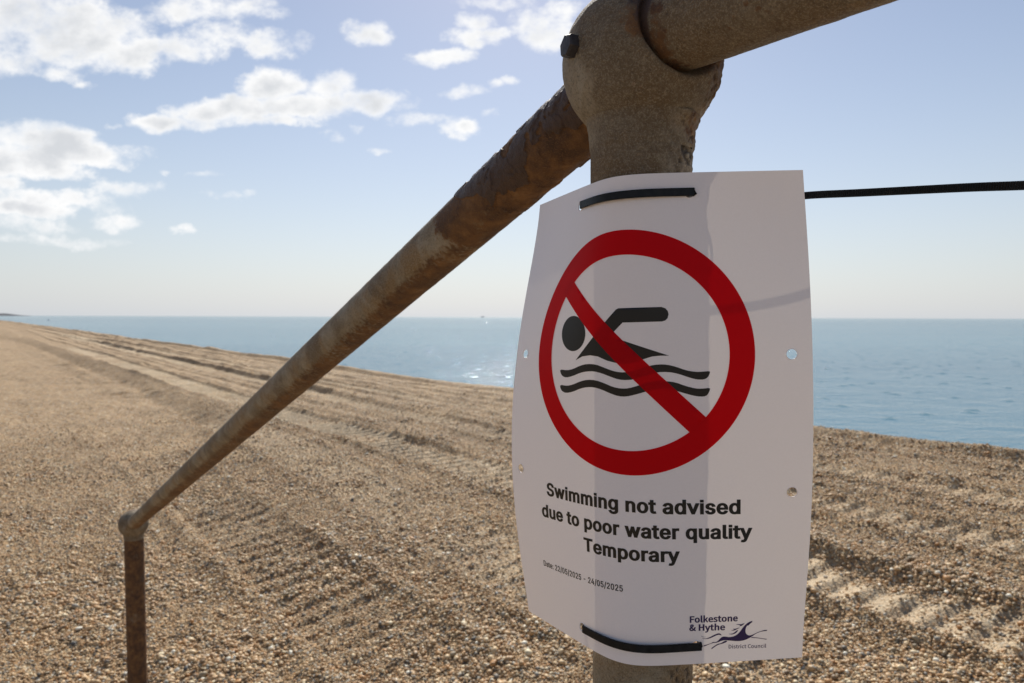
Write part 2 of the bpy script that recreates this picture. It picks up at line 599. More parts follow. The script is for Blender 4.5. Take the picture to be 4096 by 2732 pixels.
def scatter(count, r0, r1, az0, az1):
    u = rng.random(count)
    pw = 0.75                                    # denser close by
    r = (r0 ** (2 - 2 * pw) + u * (r1 ** (2 - 2 * pw) - r0 ** (2 - 2 * pw))) ** (1 / (2 - 2 * pw))
    a = rng.uniform(az0, az1, count)
    return r * np.sin(a), r * np.cos(a)


# the three hundred that show largest, one object each
px_, py_ = scatter(300, 3.42, 5.6, R(-36), R(36))
s_, n_ = to_sn(px_, py_)
pz_, _f = beach_h(s_, n_)
for i in range(300):
    o = bpy.data.objects.new('pebble', peb_me[i % 6])
    r = float(np.clip(rng.lognormal(math.log(.0145), .22), .010, .027))
    o.scale = (r, r, r)
    o.location = (px_[i], py_[i], pz_[i] + r * 0.30)
    o.rotation_euler = (rng.normal() * .3, rng.normal() * .3, rng.uniform(0, 6.28))
    COL.objects.link(o)
    o.parent = beach

# all the others together
NP = 560000
px_, py_ = scatter(NP, 2.6, 17.0, R(-46), R(46))
s_, n_ = to_sn(px_, py_)
pz_, pf_ = beach_h(s_, n_)
rr_ = np.hypot(px_, py_)
keep = (n_ > -1.0) & (n_ < CREST + .6) & (rng.random(NP) > pf_ * 1.0) & (rng.random(NP) > sstep(rr_, 6.5, 16.8))
px_, py_, pz_ = px_[keep], py_[keep], pz_[keep]
NP = len(px_)
rad = np.clip(rng.lognormal(math.log(.0051), .45, NP), .0026, .020)
clump = vnoise(px_ / .5, py_ / .5, seed=33)
rad *= 1 + 0.35 * clump
pts = bpy.data.meshes.new('shingle')
pts.vertices.add(NP)
pts.vertices.foreach_set('co', np.stack([px_, py_, pz_ + rad * 0.15 + .010 * rng.random(NP) ** 3], -1).astype(np.float32).ravel())
a = pts.attributes.new('size', 'FLOAT', 'POINT')
a.data.foreach_set('value', rad.astype(np.float32))
a = pts.attributes.new('turn', 'FLOAT_VECTOR', 'POINT')
a.data.foreach_set('vector', np.stack([rng.normal(size=NP) * .4, rng.normal(size=NP) * .4, rng.uniform(0, 6.28, NP)], -1).astype(np.float32).ravel())
shingle = bpy.data.objects.new('shingle', pts)
COL.objects.link(shingle)
tag(shingle, 'brown and grey pebbles of the loose shingle covering the beach', 'shingle', kind='stuff')
ng = bpy.data.node_groups.new('shingle_scatter', 'GeometryNodeTree')
ng.interface.new_socket('Geometry', in_out='INPUT', socket_type='NodeSocketGeometry')
ng.interface.new_socket('Geometry', in_out='OUTPUT', socket_type='NodeSocketGeometry')
gi, go = ng.nodes.new('NodeGroupInput'), ng.nodes.new('NodeGroupOutput')
m2p = ng.nodes.new('GeometryNodeMeshToPoints')
iop = ng.nodes.new('GeometryNodeInstanceOnPoints')
g2i = ng.nodes.new('GeometryNodeGeometryToInstance')
src = [o for o in COL.objects if o.name.startswith('pebble')][:6]
for o in src[::-1]:
    ob = ng.nodes.new('GeometryNodeObjectInfo')
    ob.inputs['Object'].default_value = o
    ob.transform_space = 'ORIGINAL'
    ng.links.new(ob.outputs['Geometry'], g2i.inputs[0])
na_s = ng.nodes.new('GeometryNodeInputNamedAttribute')
na_s.data_type = 'FLOAT'
na_s.inputs[0].default_value = 'size'
na_t = ng.nodes.new('GeometryNodeInputNamedAttribute')
na_t.data_type = 'FLOAT_VECTOR'
na_t.inputs[0].default_value = 'turn'
ng.links.new(gi.outputs[0], m2p.inputs[0])
ng.links.new(m2p.outputs[0], iop.inputs['Points'])
ng.links.new(g2i.outputs[0], iop.inputs['Instance'])
iop.inputs['Pick Instance'].default_value = True
ng.links.new(na_t.outputs['Attribute'], iop.inputs['Rotation'])
ng.links.new(na_s.outputs['Attribute'], iop.inputs['Scale'])
ng.links.new(iop.outputs[0], go.inputs[0])
md = shingle.modifiers.new('scatter', 'NODES')
md.node_group = ng

# ------------------------------------------------------------------ handrail
OFF = np.array([0, 0, CAM_Z])
PC = np.array([0.08430358, 0.4464905, -0.01195368])     # near post: x, y at camera height, lean
PL = np.array([-1.37699312, 2.45318392, -0.00729625])
MB = np.array([0.08236638, 0.4464905, 0.16205824])        # ball centres, relative to the camera
LB = np.array([-1.37149526, 2.45318392, -0.75351923])
PR, BR, RR = 0.0324, 0.0502, 0.0246

mat_rail, t, b, out = material('weathered_galvanised_iron')
tcx = t.n('ShaderNodeTexCoord')
po = tcx.outputs['Object']
rust = t.attr('rust').outputs['Fac']
scale_ = t.attr('scale_edge').outputs['Fac']
n1 = t.noise(po, 55, 6, .62).outputs[0]
n2 = t.noise(po, 1000, 3, .6).outputs[0]
n3 = t.noise(po, 16, 4, .6, .5).outputs[0]
n4 = t.noise(po, 260, 4, .62).outputs[0]
n6 = t.noise(po, 9, 5, .6, .8).outputs[0]
n5 = t.noise(po, 34, 6, .7, .6).outputs[0]
zinc = t.ramp(n1, [(.28, (.165, .130, .084)), (.5, (.245, .20, .136)), (.72, (.33, .28, .20))])
zinc = t.mix(t.m('MULTIPLY', t.sm(n3, .44, .60), .85), zinc, (.225, .140, .060))
zinc = t.mix(t.m('MULTIPLY', t.sm(n5, .46, .66), .55), zinc, (.35, .32, .26))
zinc = t.mix(t.m('MULTIPLY', t.sm(n6, .47, .60), .75), zinc, (.115, .078, .044))
zinc = t.mix(t.m('MULTIPLY', t.sm(n4, .60, .72), .5), zinc, (.16, .075, .030))
n7 = t.noise(po, 520, 3, .65).outputs[0]
zinc = t.mix(t.m('MULTIPLY', t.sm(n7, .52, .66), .28), zinc, (.40, .345, .25))
zinc = t.mix(t.m('MULTIPLY', t.sm(n7, .47, .34), .55), zinc, (.090, .066, .042))
zinc = t.mix(t.m('MULTIPLY', t.sm(n2, .50, .64), .35), zinc, (.40, .34, .25))
rcol = t.ramp(n1, [(.25, (.045, .024, .015)), (.42, (.085, .043, .022)), (.55, (.14, .068, .027)), (.68, (.215, .110, .042)), (.8, (.22, .14, .075))])
rcol = t.mix(t.m('MULTIPLY', t.sm(n2, .52, .70), .6), rcol, (.24, .125, .05))
dark = t.mix(n4, (.040, .024, .018), (.105, .060, .040))
rr = t.sm(t.m('ADD', rust, t.m('MULTIPLY', t.m('SUBTRACT', n4, .5), .9)), .36, .62)
colr = t.mix(rr, zinc, rcol)
dk = t.sm(t.m('ADD', scale_, t.m('MULTIPLY', t.m('SUBTRACT', n4, .5), .35)), .42, .58)
colr = t.mix(dk, colr, dark)
pit = t.attr('pit').outputs['Fac']
colr = t.mix(t.m('MULTIPLY', pit, .85), colr, (.050, .036, .026))
t.link(colr, b.inputs['Base Color'])
t.link(t.m('SUBTRACT', .74, t.m('MULTIPLY', dk, .2)), b.inputs['Roughness'])
b.inputs['Specular IOR Level'].default_value = 0.35
hb = t.m('ADD', t.m('MULTIPLY', n2, .8), t.m('MULTIPLY', n4, .9))
t.link(bump(t, hb, 0.75, 0.0014), b.inputs['Normal'])

rail = empty('handrail', (PC[0], PC[1], 0.0))
tag(rail, 'rusty iron tube handrail with ball joints sloping down from near post to far post', 'handrail')


def frame(d):
    d = np.asarray(d, float)
    d = d / np.linalg.norm(d)
    a = np.cross(d, [0, 0, 1.0])
    if np.linalg.norm(a) < 1e-3:
        a = np.array([1.0, 0, 0])
    a /= np.linalg.norm(a)
    return d, a, np.cross(a, d)


def tube(name, A, B, ts, na, rad, disp, label=None):
    """displaced tube from A to B; disp(P, t, ang) -> height, rust, scale, pit"""
    d, a, bb = frame(B - A)
    an = np.linspace(0, 2 * np.pi, na, endpoint=False)
    T, AN = np.meshgrid(ts, an, indexing='ij')
    nrm = np.cos(AN)[..., None] * a + np.sin(AN)[..., None] * bb
    P = A + T[..., None] * d + rad * nrm
    hgt, ru, sca, pt = disp(P, T, AN, nrm)
    P = P + hgt[..., None] * nrm
    V = P.reshape(-1, 3) + OFF
    F = [tuple(f) for f in grid_faces(len(ts), na, True)[:, ::-1].tolist()]
    F.append(tuple(range(na)))
    F.append(tuple(range((len(ts) - 1) * na, len(ts) * na))[::-1])
    o = mesh(name, V, F, mat_rail, rail, True, {'rust': ru, 'scale_edge': sca, 'pit': pt})
    if label:
        o['label'] = label
    return o


def pits(P, k, thr, seed):
    q = fbm(*(P * k).transpose(2, 0, 1), oct=2, seed=seed)
    return sstep(q, thr, thr + .16)


def post_disp(lean_seed, right_pits, rusty):
    def f(P, T, AN, nrm):
        p3 = P.transpose(2, 0, 1)
        base = fbm(*(p3 * 130), oct=4, seed=lean_seed) * 0.00035
        side = sstep(nrm[..., 0] + 0.35 * fbm(*(p3 * 30), oct=3, seed=4), 0.30, 0.75) * right_pits
        pt = pits(P, 260, 0.26, 3) * side
        rough_ = side * fbm(*(p3 * 200), oct=3, seed=8) * 0.0011
        ru = np.clip(rusty + 0.35 * fbm(*(p3 * 22), oct=4, seed=lean_seed + 1), 0, 1)
        return base + rough_ - 0.0012 * pt, ru, np.zeros_like(ru), pt
    return f


def pz(c, z):
    return np.array([c[0] + c[2] * z, c[1], z])


# near post (its foot stands on the landing) and far post (its foot is in the shingle)
ztop = MB[2] - 0.030
near_ts = np.concatenate([np.linspace(0, .55, 30)[:-1], np.linspace(.55, ztop + .95, 560)])
near_post = tube('post', pz(PC, -0.95), pz(PC, ztop), near_ts, 200, PR, post_disp(31, 1.0, 0.12))
far_ts = np.linspace(0, LB[2] - 0.03 + CAM_Z + 0.25, 150)
far_post = tube('post', pz(PL, -CAM_Z - 0.25), pz(PL, LB[2] - 0.03), far_ts, 48, PR, post_disp(37, 0.5, 0.72), 'far post, rusted deep brown')


def ball(name, C, lean, nz_, na, rusty, seed, near):
    """ball fitting turned on a lathe: sphere running into a short neck over the tube"""
    prof = []
    a_neck = math.asin(0.0354 / BR)
    for k in range(nz_):
        th = (math.pi - a_neck) * k / (nz_ - 1)
        prof.append((BR * math.sin(th), BR * math.cos(th)))
    z0 = prof[-1][1]
    for k, (r_, dz_) in enumerate(((.0349, -.0012), (.0344, -.003), (.0340, -.0055), (.0336, -.0085), (.0332, -.012), (.0329, -.0155), (.0326, -.019), (.0320, -.021))):
        prof.append((r_, z0 + dz_))
    prof = np.array(prof)
    # resample
    L = np.concatenate([[0], np.cumsum(np.hypot(*np.diff(prof, axis=0).T))])
    q = np.linspace(0, L[-1], nz_ * 2)
    pr, pzz = np.interp(q, L, prof[:, 0]), np.interp(q, L, prof[:, 1])
    an = np.linspace(0, 2 * np.pi, na, endpoint=False)
    PRr, AN = np.meshgrid(pr, an, indexing='ij')
    ZZ = np.repeat(pzz[:, None], na, 1)
    nrm = np.stack([np.cos(AN) * PRr, np.sin(AN) * PRr, np.where(ZZ > z0, ZZ, 0)], -1)
    nrm /= np.maximum(np.linalg.norm(nrm, axis=-1, keepdims=True), 1e-9)
    P = np.stack([C[0] + PRr * np.cos(AN) + lean * ZZ, C[1] + PRr * np.sin(AN), C[2] + ZZ], -1)
    p3 = P.transpose(2, 0, 1)
    hgt = fbm(*(p3 * 120), oct=4, seed=seed) * 0.0004
    ru = np.clip(rusty + 0.32 * fbm(*(p3 * 24), oct=4, seed=seed + 1), 0, 1)
    pt = np.zeros_like(ru)
    if near:
        # corroded, crumbling right flank
        side = sstep(nrm[..., 0] + .30 * fbm(*(p3 * 28), oct=3, seed=2), .40, .80) * (1 - sstep(nrm[..., 2], .2, .6))
        hgt += side * (fbm(*(p3 * 170), oct=3, seed=6) * .0016 + .0008)
        pt = np.maximum(pt, pits(P, 330, .34, 5) * side)
        sp = pits(P, 330, .50, 15) * sstep(-nrm[..., 1], .2, .6) * sstep(fbm(*(p3 * 30), oct=2, seed=16), 0, .3)
        pt = np.maximum(pt, sp * .8)
        hgt -= .0008 * pt
        # rust bleeding out of the socket of the level rail
        dd = np.linalg.norm(np.cross(P - NA, ND), axis=-1)
        ring = np.exp(-((dd - RR) / .011) ** 2) * ((P - NA) @ ND > 0)
        front = ((P - NA) @ ND > .01)
        hgt -= .009 * sstep(RR + .0042 + .0008 * fbm(*(p3 * 90), oct=2, seed=99) - dd, 0, .0016) * front
        hgt += .0009 * np.exp(-((dd - RR - .0062) / .0022) ** 2) * front
        stain = np.exp(-((dd - RR - .003) / .009) ** 2) * front * sstep(P[..., 2] - C[2], -.012, .018)
        ru = np.clip(ru + ring * (.55 + .35 * fbm(*(p3 * 60), oct=3, seed=12)) * sstep(P[..., 2] - C[2], -.022, .006), 0, 1)
        ru = np.clip(ru + .28 * side, 0, 1)
        lip = np.exp(-((ZZ - (z0 - .002)) / .0035) ** 2) * sstep(nrm[..., 0], .3, .7)
        hgt += lip * .0016 * (1 + .8 * fbm(*(p3 * 150), oct=3, seed=14))
    P = P + hgt[..., None] * nrm
    F = [tuple(f) for f in grid_faces(len(pr), na, True).tolist()]
    F = [f[::-1] for f in F]
    return mesh(name, P.reshape(-1, 3) + OFF, F, mat_rail, rail, True, {'rust': ru, 'scale_edge': stain * (.75 + .4 * fbm(*(p3 * 45), oct=3, seed=98)) if near else np.zeros_like(ru), 'pit': pt})


# axis of the level rail that comes towards the camera
naz, nel = R(35.406), R(-1.208)
ND = np.array([math.sin(naz) * math.cos(nel), -math.cos(naz) * math.cos(nel), math.sin(nel)])
_d, _a, _b = frame(ND)
NA = MB + 0.00796 * _a + 0.00931 * _b
near_ball = ball('ball_joint', MB, PC[2], 130, 320, 0.16, 51, True)
ball('ball_joint', LB, PL[2], 40, 72, 0.30, 57, False)


def far_disp(P, T, AN, nrm):
    p3 = P.transpose(2, 0, 1)
    base = fbm(*(p3 * 110), oct=3, seed=71) * .00035 + fbm(*(p3 * 14), oct=2, seed=70) * .0004
    under = sstep(-nrm[..., 2] - nrm[..., 1] * .25, .35, 1.0)
    ru = -.10 + .70 * under + .22 * fbm(*(p3 * 11), oct=4, seed=72)
    # thick rust scale on the stretch beside the near ball joint, with broken edges
    edge = .155 + .030 * fbm(*(p3 * 26), oct=4, seed=73) + .055 * sstep(nrm[..., 2], -.5, .7)
    sca = sstep(edge - T, -.0012, .0012)
    lay = fbm(*(p3 * np.array([38, 38, 38])[:, None, None]), oct=5, seed=75, gain=.55)
    lost = sstep(lay - .55 * sstep(-nrm[..., 2], .25, .9) + .16, -.012, .012)
    top = sca * lost
    hgt = base + top * .0011 + sca * (fbm(*(p3 * 160), oct=3, seed=76) * .0006)
    lay2 = fbm(*(p3 * 62), oct=4, seed=78)
    hgt += sca * sstep(lay2, .10, .12) * .0006
    ru = np.clip(np.maximum(ru, sstep(.24 - T + .03 * fbm(*(p3 * 20), oct=3, seed=77), -.035, .02) * (.72 + .4 * lay)), 0, 1)
    ru = np.where(sca > .5, .85 - .2 * lost, ru)
    return hgt, ru, top * (.75 + .25 * lay2), np.zeros_like(ru)


def near_disp(P, T, AN, nrm):
    p3 = P.transpose(2, 0, 1)
    hgt = fbm(*(p3 * 120), oct=4, seed=81) * .0003
    ru = np.clip(.05 + .30 * fbm(*(p3 * 26), oct=4, seed=82) + .45 * np.exp(-((T - .042) / .008) ** 2) + .25 * sstep(fbm(*(p3 * 190), oct=2, seed=84), .3, .5), 0, 1)
    pt = .6 * pits(P, 420, .52, 83)
    return hgt - .0004 * pt, ru, np.exp(-((T - .030) / .010) ** 2) * .8, pt


flen = float(np.linalg.norm(LB - MB))
fts = np.concatenate([np.linspace(.012, .30, 520)[:-1], np.linspace(.30, flen - .02, 420)])
tube('rail', MB, LB, fts, 180, RR, far_disp, 'sloping rail, flaking with rust near the ball joint')
tube('rail', NA, NA + ND * 1.6, np.concatenate([np.linspace(.012, .35, 420)[:-1], np.linspace(.35, 1.6, 50)]), 200, RR, near_disp, 'level rail coming towards the viewer')

# hexagon set screw on the near ball
mat_bolt, t, b, out = material('dark_bolt_steel')
tcx = t.n('ShaderNodeTexCoord')
nn = t.noise(tcx.outputs['Object'], 260, 4, .6).outputs[0]
t.link(t.ramp(nn, [(.3, (.020, .017, .017)), (.7, (.060, .050, .046))]), b.inputs['Base Color'])
b.inputs['Roughness'].default_value = .55
b.inputs['Metallic'].default_value = .3
t.link(bump(t, nn, .5, .0006), b.inputs['Normal'])
bd, ba, bbv = frame([-.905, -.415, .075])
bc = MB + bd * (BR - .003)
vs, fs = [], []
for k, (r_, h_) in enumerate(((.0070, 0), (.0074, .0004), (.0074, .0073), (.0066, .0086), (.0030, .0088))):
    for j in range(6):
        an = math.pi / 3 * j + .26
        vs.append(bc + bd * h_ + r_ * (math.cos(an) * ba + math.sin(an) * bbv) + OFF)
fs = [tuple(f) for f in grid_faces(5, 6, True).tolist()] + [tuple(range(24, 30))[::-1]]
mesh('bolt', vs, fs, mat_bolt, near_ball, False)

# concrete landing below the near post
mat_con, t, b, out = material('concrete')
geo = t.n('ShaderNodeNewGeometry')
t.link(t.ramp(t.noise(geo.outputs['Position'], 14, 6, .65).outputs[0], [(.3, (.15, .14, .125)), (.7, (.24, .225, .205))]), b.inputs['Base Color'])
b.inputs['Roughness'].default_value = .9
e1 = -_d
hx = np.array([ND[0], ND[1]]) / np.hypot(ND[0], ND[1])
hn = np.array([-hx[1], hx[0]])
c0 = np.array([PC[0], PC[1]])
q = [c0 - hx * .10 + hn * .12, c0 + hx * 2.2 + hn * .12, c0 + hx * 2.2 - hn * 1.3, c0 - hx * .10 - hn * 1.3]
bev = .02
vs = [(p_[0], p_[1], -.3) for p_ in q] + [(p_[0], p_[1], CAM_Z - .95 - bev) for p_ in q]
cen = sum(q) / 4
vs += [(*(p_ + (cen - p_) / np.linalg.norm(cen - p_) * bev), CAM_Z - .945) for p_ in q]
landing = mesh('landing', vs, [(0, 1, 5, 4), (1, 2, 6, 5), (2, 3, 7, 6), (3, 0, 4, 7), (4, 5, 9, 8), (5, 6, 10, 9), (6, 7, 11, 10), (7, 4, 8, 11), (8, 9, 10, 11)], mat_con, smooth=False)
tag(landing, kind='structure')

# ------------------------------------------------------------------ the notice: an A4 plastic sheet bent round the post
W, H = .210, .297
SP = dict(a0=-0.51573428, a1=-0.02548716, Rr=[-0.11781556, -0.05304654, 0.25792933, 0.12326027, 0.41389807],
          Lr=[-0.13466177, 0.08341289, 0.29344453, -0.19945827, 0.42316802],
          w0=0.03298955, w2=-0.01793663, z0=-0.06405768, rho=0.02369864, uc=0.00428637, off=0.00719816, lean=-0.00115388)
GU = np.linspace(-.135, .135, 271)


def sheet(u, v):
    """flat position on the sheet (m, from its top middle) -> position in space relative to the camera"""
    u, v = np.ravel(u).astype(float), np.ravel(v).astype(float)
    out_ = np.empty((len(u), 3))
    c, s = math.cos(SP['rho']), math.sin(SP['rho'])
    for i0 in range(0, len(u), 4000):
        uu_, vc = u[i0:i0 + 4000], v[i0:i0 + 4000] - H / 2
        uu = c * uu_ + s * vc + SP['uc']
        V = c * vc - s * uu_
        q = (V) / (H / 2)
        Vt = V + H / 2
        AR, AL = np.polyval(SP['Rr'], q), np.polyval(SP['Lr'], q)
        wd = np.abs(SP['w0'] + SP['w2'] * q * q) + 1e-3
        sg = GU[None, :] / wd[:, None]
        T = sg / (1 + np.abs(sg) ** 3) ** (1 / 3)
        al0 = SP['a0'] + SP['a1'] * q
        al = al0[:, None] + np.where(GU > 0, AR[:, None] * T, AL[:, None] * T)
        du = GU[1] - GU[0]

        def integ(f):
            cc = np.concatenate([np.zeros((len(q), 1)), np.cumsum((f[:, 1:] + f[:, :-1]) / 2 * du, 1)], 1)
            return cc - cc[:, 135:136]
        Rr = PR + .0006 + SP['off'] + SP['lean'] * q
        X = PC[0] + (PC[2] * (SP['z0'] - Vt))[:, None] + (Rr * np.sin(al0))[:, None] + integ(np.cos(al))
        Y = PC[1] - (Rr * np.cos(al0))[:, None] + integ(np.sin(al))
        tt = (uu - GU[0]) / du
        i = np.clip(tt.astype(int), 0, len(GU) - 2)
        fr = tt - i
        k = np.arange(len(uu))
        out_[i0:i0 + 4000, 0] = X[k, i] * (1 - fr) + X[k, i + 1] * fr
        out_[i0:i0 + 4000, 1] = Y[k, i] * (1 - fr) + Y[k, i + 1] * fr
        out_[i0:i0 + 4000, 2] = SP['z0'] - V
    return out_


def sheet_n(u, v):
    e = 4e-4
    du = sheet(u + e, v) - sheet(u - e, v)
    dv = sheet(u, v + e) - sheet(u, v - e)
    n = np.cross(dv, du)
    n /= np.linalg.norm(n, axis=1)[:, None]
    return np.where((n[:, 1] > 0)[:, None], -n, n)          # towards the viewer


def winding(P, loops):
    wn = np.zeros(len(P), int)
    for l in loops:
        for a_, b_ in zip(l, np.roll(l, -1, 0)):
            if a_[1] == b_[1]:
                continue
            upc = (a_[1] <= P[:, 1]) & (b_[1] > P[:, 1])
            dnc = (b_[1] <= P[:, 1]) & (a_[1] > P[:, 1])
            xx = a_[0] + (P[:, 1] - a_[1]) / (b_[1] - a_[1]) * (b_[0] - a_[0])
            wn += (upc & (P[:, 0] < xx)).astype(int) - (dnc & (P[:, 0] < xx)).astype(int)
    return wn


def fill(loops, step, inside=None):
    """triangulate closed loops (mm) with a mesh fine enough to follow the bend"""
    pts_, edg, n0 = [], [], 0
    loops = [np.asarray(l, float) for l in loops]
    dens = []
    for l in loops:
        r_ = []
        for a_, b_ in zip(l, np.roll(l, -1, 0)):
            k = max(1, int(np.ceil(np.hypot(*(b_ - a_)) / step)))
            for j in range(k):
                r_.append(a_ + (b_ - a_) * j / k)
        dens.append(np.array(r_))
    for l in dens:
        pts_ += l.tolist()
        m_ = len(l)
        edg += [(n0 + i, n0 + (i + 1) % m_) for i in range(m_)]
        n0 += m_
    al = np.concatenate(dens)
    lo, hi = al.min(0), al.max(0)
    gx, gy = np.meshgrid(np.arange(lo[0] + step * .5, hi[0], step), np.arange(lo[1] + step * .5, hi[1], step))
    g = np.stack([gx.ravel() + .31 * step * np.sin(gy.ravel() * 9), gy.ravel()], -1)
    if len(g):
        g = g[winding(g, dens) != 0]
        if len(g):
            dmin = np.full(len(g), 9e9)
            for i0 in range(0, len(al), 400):
                dmin = np.minimum(dmin, np.hypot(g[:, None, 0] - al[None, i0:i0 + 400, 0], g[:, None, 1] - al[None, i0:i0 + 400, 1]).min(1))
            g = g[dmin > step * .45]
        pts_ += g.tolist()
    res = delaunay_2d_cdt([Vector(p_) for p_ in pts_], edg, [], 0, 1e-5)
    V = np.array([tuple(v_) for v_ in res[0]])
    F = np.array([f for f in res[2]])
    cen_ = V[F].mean(1)
    F = F[winding(cen_, dens) != 0]
    return V, F


def on_sheet(name, V, F, mat, parent, lift):
    u, v = V[:, 0] / 1000, V[:, 1] / 1000
    P = sheet(u, v) + (sheet_n(u, v) * lift if lift else 0)
    o = mesh(name, P + OFF, np.asarray(F), mat, parent)
    o.data.validate()
    n = np.zeros(len(o.data.polygons) * 3)
    o.data.polygons.foreach_get('normal', n)
    if n.reshape(-1, 3)[:, 1].mean() > 0:
        o.data.flip_normals()
    return o


def film(name, colour, trans, rough, mixf, gloss=.5):
    m = bpy.data.materials.new(name)
    m.use_nodes = True
    t = NT(m.node_tree)
    out = t.n('ShaderNodeOutputMaterial')
    b = t.n('ShaderNodeBsdfPrincipled')
    geo = t.n('ShaderNodeNewGeometry')
    nz_ = t.noise(geo.outputs['Position'], 900, 2, .5).outputs[0]
    c = t.mix(1.0, colour, t.ramp(nz_, [(.3, (.975, .975, .975)), (.7, (1.0, 1.0, 1.0))]), 'MULTIPLY')
    t.link(c, b.inputs['Base Color'])
    b.inputs['Roughness'].default_value = rough
    b.inputs['Specular IOR Level'].default_value = gloss
    tr = t.n('ShaderNodeBsdfTranslucent')
    tr.inputs[0].default_value = (*trans, 1)
    mx = t.n('ShaderNodeMixShader')
    mx.inputs[0].default_value = mixf
    t.link(b.outputs[0], mx.inputs[1])
    t.link(tr.outputs[0], mx.inputs[2])
    t.link(mx.outputs[0], out.inputs[0])
    return m


mat_sheet = film('white_plastic_sheet', (.93, .88, .90), (.80, .68, .56), .32, .070)
mat_red = film('red_print', (.62, .001, .008), (.95, .003, .006), .40, .35, .12)
mat_black = film('black_print', (.010, .009, .009), (.02, .02, .02), .34, .2)
mat_purple = film('purple_print', (.030, .012, .095), (.05, .02, .12), .34, .2)

sign = empty('warning_sign', (PC[0], PC[1] - .03, CAM_Z - .21))
tag(sign, 'white plastic no swimming notice bent round the near handrail post', 'sign')


def circ(cx, cy, rx, ry, n=40, rev=False):
    an = np.linspace(0, 2 * np.pi, n, endpoint=False)
    if rev:
        an = an[::-1]
    return np.stack([cx + rx * np.cos(an), cy + ry * np.sin(an)], -1)


HOLES = [(-40, 12), (37.9, 12), (-40, 285), (37.9, 285), (93.5, 107.5), (93.5, 188.5), (-94, 108), (-95, 188.5)]
outer = np.array([(-105, 0), (105, 0), (105, 297), (-105, 297)], float)
V, F = fill([outer] + [circ(x_, y_, 3, 3, 32, True) for x_, y_ in HOLES], 2.5)
sheet_o = on_sheet('sheet', V, F, mat_sheet, sign, 0)
for x_, y_ in HOLES:                                    # cut edge of each punched hole
    c_out, c_in = circ(x_, y_, 3.25, 3.25, 32), circ(x_, y_, 2.98, 2.98, 32)
    vv = np.concatenate([c_out, c_in])
    P = sheet(vv[:, 0] / 1000, vv[:, 1] / 1000)
    Nn = sheet_n(vv[:, 0] / 1000, vv[:, 1] / 1000)
    P4 = np.concatenate([P[:32] + Nn[:32] * .0001, P[:32] + Nn[:32] * .0003, P[32:] + Nn[32:] * .0003, P[32:] - Nn[32:] * .0003]) + OFF
    mesh('punched_hole_edge', P4, grid_faces(4, 32, True), mat_sheet, sign)

